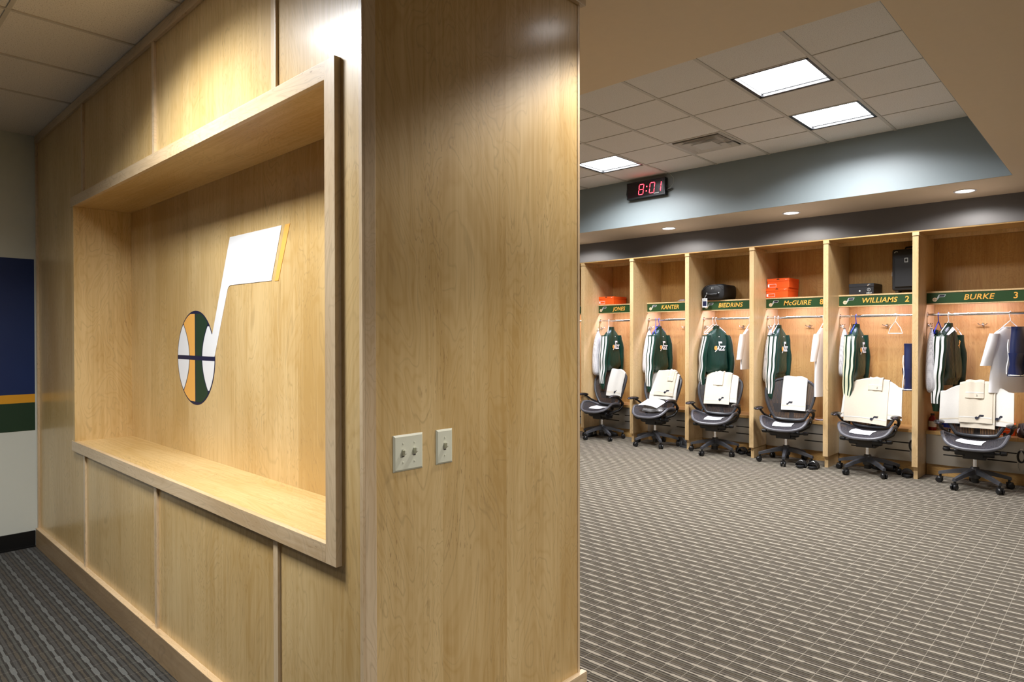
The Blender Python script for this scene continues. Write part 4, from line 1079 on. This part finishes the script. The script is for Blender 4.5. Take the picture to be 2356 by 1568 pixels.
def sneaker(label, x, y, rz, stripes=True):
    t = thing('sneaker', label, 'shoe', (x, y, 0), math.radians(rz), 'black sneakers under the chairs')
    fp = foot(24, .31, .115)
    MB().loft([[(a*.97, b*.98, 0) for a, b in fp], [(a*1.02, b*1.01, .015) for a, b in fp], [(a, b, .032) for a, b in fp]]).build('sole', 'rubber_grey' if not stripes else 'rubber', t, smooth=True)
    secs = []
    for z, k0, k1 in ((.032, 1, 1), (.055, .97, .92), (.075, .88, .68), (.095, .80, .45), (.115, .72, .33), (.120, .6, .27)):
        secs.append([(a*k0*.95, .155+(b-.155)*(k1 if b < .155 else 1), z) for a, b in fp])
    MB().loft(secs).build('upper', 'rubber', t, smooth=True)
    for k in range(3):
        for s in (-1, 1):
            MB().tube([(s*.053, .03-.03*k, .035), (s*.048, .045-.03*k, .065), (s*.036, .055-.03*k, .085)], .004, 6).build('side_stripe' if stripes else 'lace_loop', 'stripe_white' if stripes else 'rubber_grey', t, smooth=True)
    MB().tube([(0, .10, .118), (0, .05, .112), (0, .0, .095), (0, -.05, .075)], .012, 8).build('lace_strip', 'rubber_grey', t, smooth=True)
sneaker('black sneaker with white side stripes behind the leftmost chair base', -5.88, 8.39, 100)
sneaker('black sneaker with white heel beside the leftmost locker post', -6.045, 8.165, 8)
sneaker('plain black shoe at the foot of the third-from-left post', -4.52, 8.26, 55, False)

# ------------------------------------------------------------------ things on the benches
ZBN = .4875
def bottle(label, x, y, prof, body, cap, h_cap, band=None):
    t = thing('drink_bottle', label, 'bottle', (x, y, ZBN), 0, 'drink bottles on the benches')
    MB().lathe(prof, seg=20).build('body', body, t, smooth=True)
    r_, z = prof[-1]
    MB().lathe([(r_*1.12, z), (r_*1.12, z+h_cap*.8), (r_*.95, z+h_cap)], seg=16).build('cap', cap, t, smooth=True)
    if band: MB().lathe([(band[0], band[1]), (band[0], band[2])], seg=20).build('label_band', band[3], t, smooth=True)
P1 = [(.030, 0), (.034, .006), (.034, .13), (.026, .16), (.014, .185), (.013, .20)]
bottle('red drink bottle with black cap on the rightmost bench', -1.628, 8.56, [(.034, 0), (.038, .008), (.038, .11), (.030, .14), (.018, .155), (.018, .165)], 'red_drink', 'black_plastic', .02, (.0385, .035, .10, 'towel_cream'))
bottle('tall clear water bottle with blue cap on the rightmost bench', -1.565, 8.66, P1, 'clear_plastic', 'blue_cap', .018, (.0345, .06, .11, 'hang_blue'))
bottle('short clear bottle with blue label on the rightmost bench', -1.50, 8.62, [(r_, z*.72) for r_, z in P1], 'clear_plastic', 'blue_cap', .016, (.0345, .035, .085, 'blue_cap'))
bottle('blue sports bottle behind the arm of the second-from-left chair', -5.15, 8.60, [(.034, 0), (.037, .006), (.037, .15), (.03, .175), (.02, .185)], 'hang_blue', 'blue_cap', .025)
t = thing('folded_card', 'small white folded card on the third-from-right bench', 'card', (-2.83, 8.58, ZBN), math.radians(20))
MB().sheet(lambda u, v: (-.06+.12*u, -.04+.08*v, .003+.012*abs(2*u-1)), 6, 2, .001).build('sheet', 'paper', t)
bx(-.03, .03, -.02, .02, .0005, .0025).build('insert', 'silver', t)
t = shoebox('orange shoe box standing on the rightmost bench behind the chair arm', -1.03, 8.62, ZBN, .13, .20, .11, 'box_orange', 4)
sneaker('black sneaker lying on the right end of the rightmost bench', -.825, 8.63, 10)
bpy.data.objects['sneaker.003'].location.z = ZBN
def loop_handle(label, x, z):
    t = thing('boot_hanger', label, 'hook', (x, YA+.004, 0), 0, 'black loops hanging on the grey vent panels')
    bx(-.012, .012, -.004, .003, z+.055, z+.085).build('white_clip', 'hang_white', t, bevel=.003)
    MB().tube([(.030*math.cos(a), -.010, z+.058*math.sin(a)) for a in [2*PI*k/24 for k in range(24)]], .0085, 8, closed=True).build('loop', 'black_plastic', t, smooth=True)
    for s in (-1, 1): MB().tube([(s*.02, -.010, z-.05), (s*.03, -.006, z-.10), (s*.012, -.004, z-.15)], .0025, 6).build('wire', 'silver', t, smooth=True)
    MB().lathe([(.008, -.006), (.008, 0)], (0, -.012, z+.055), 10, 1).build('rivet', 'silver', t)
loop_handle('black oval loop hanging on the second-from-right vent panel', -1.80, .305)
loop_handle('black oval loop hanging on the rightmost vent panel', -.828, .30)
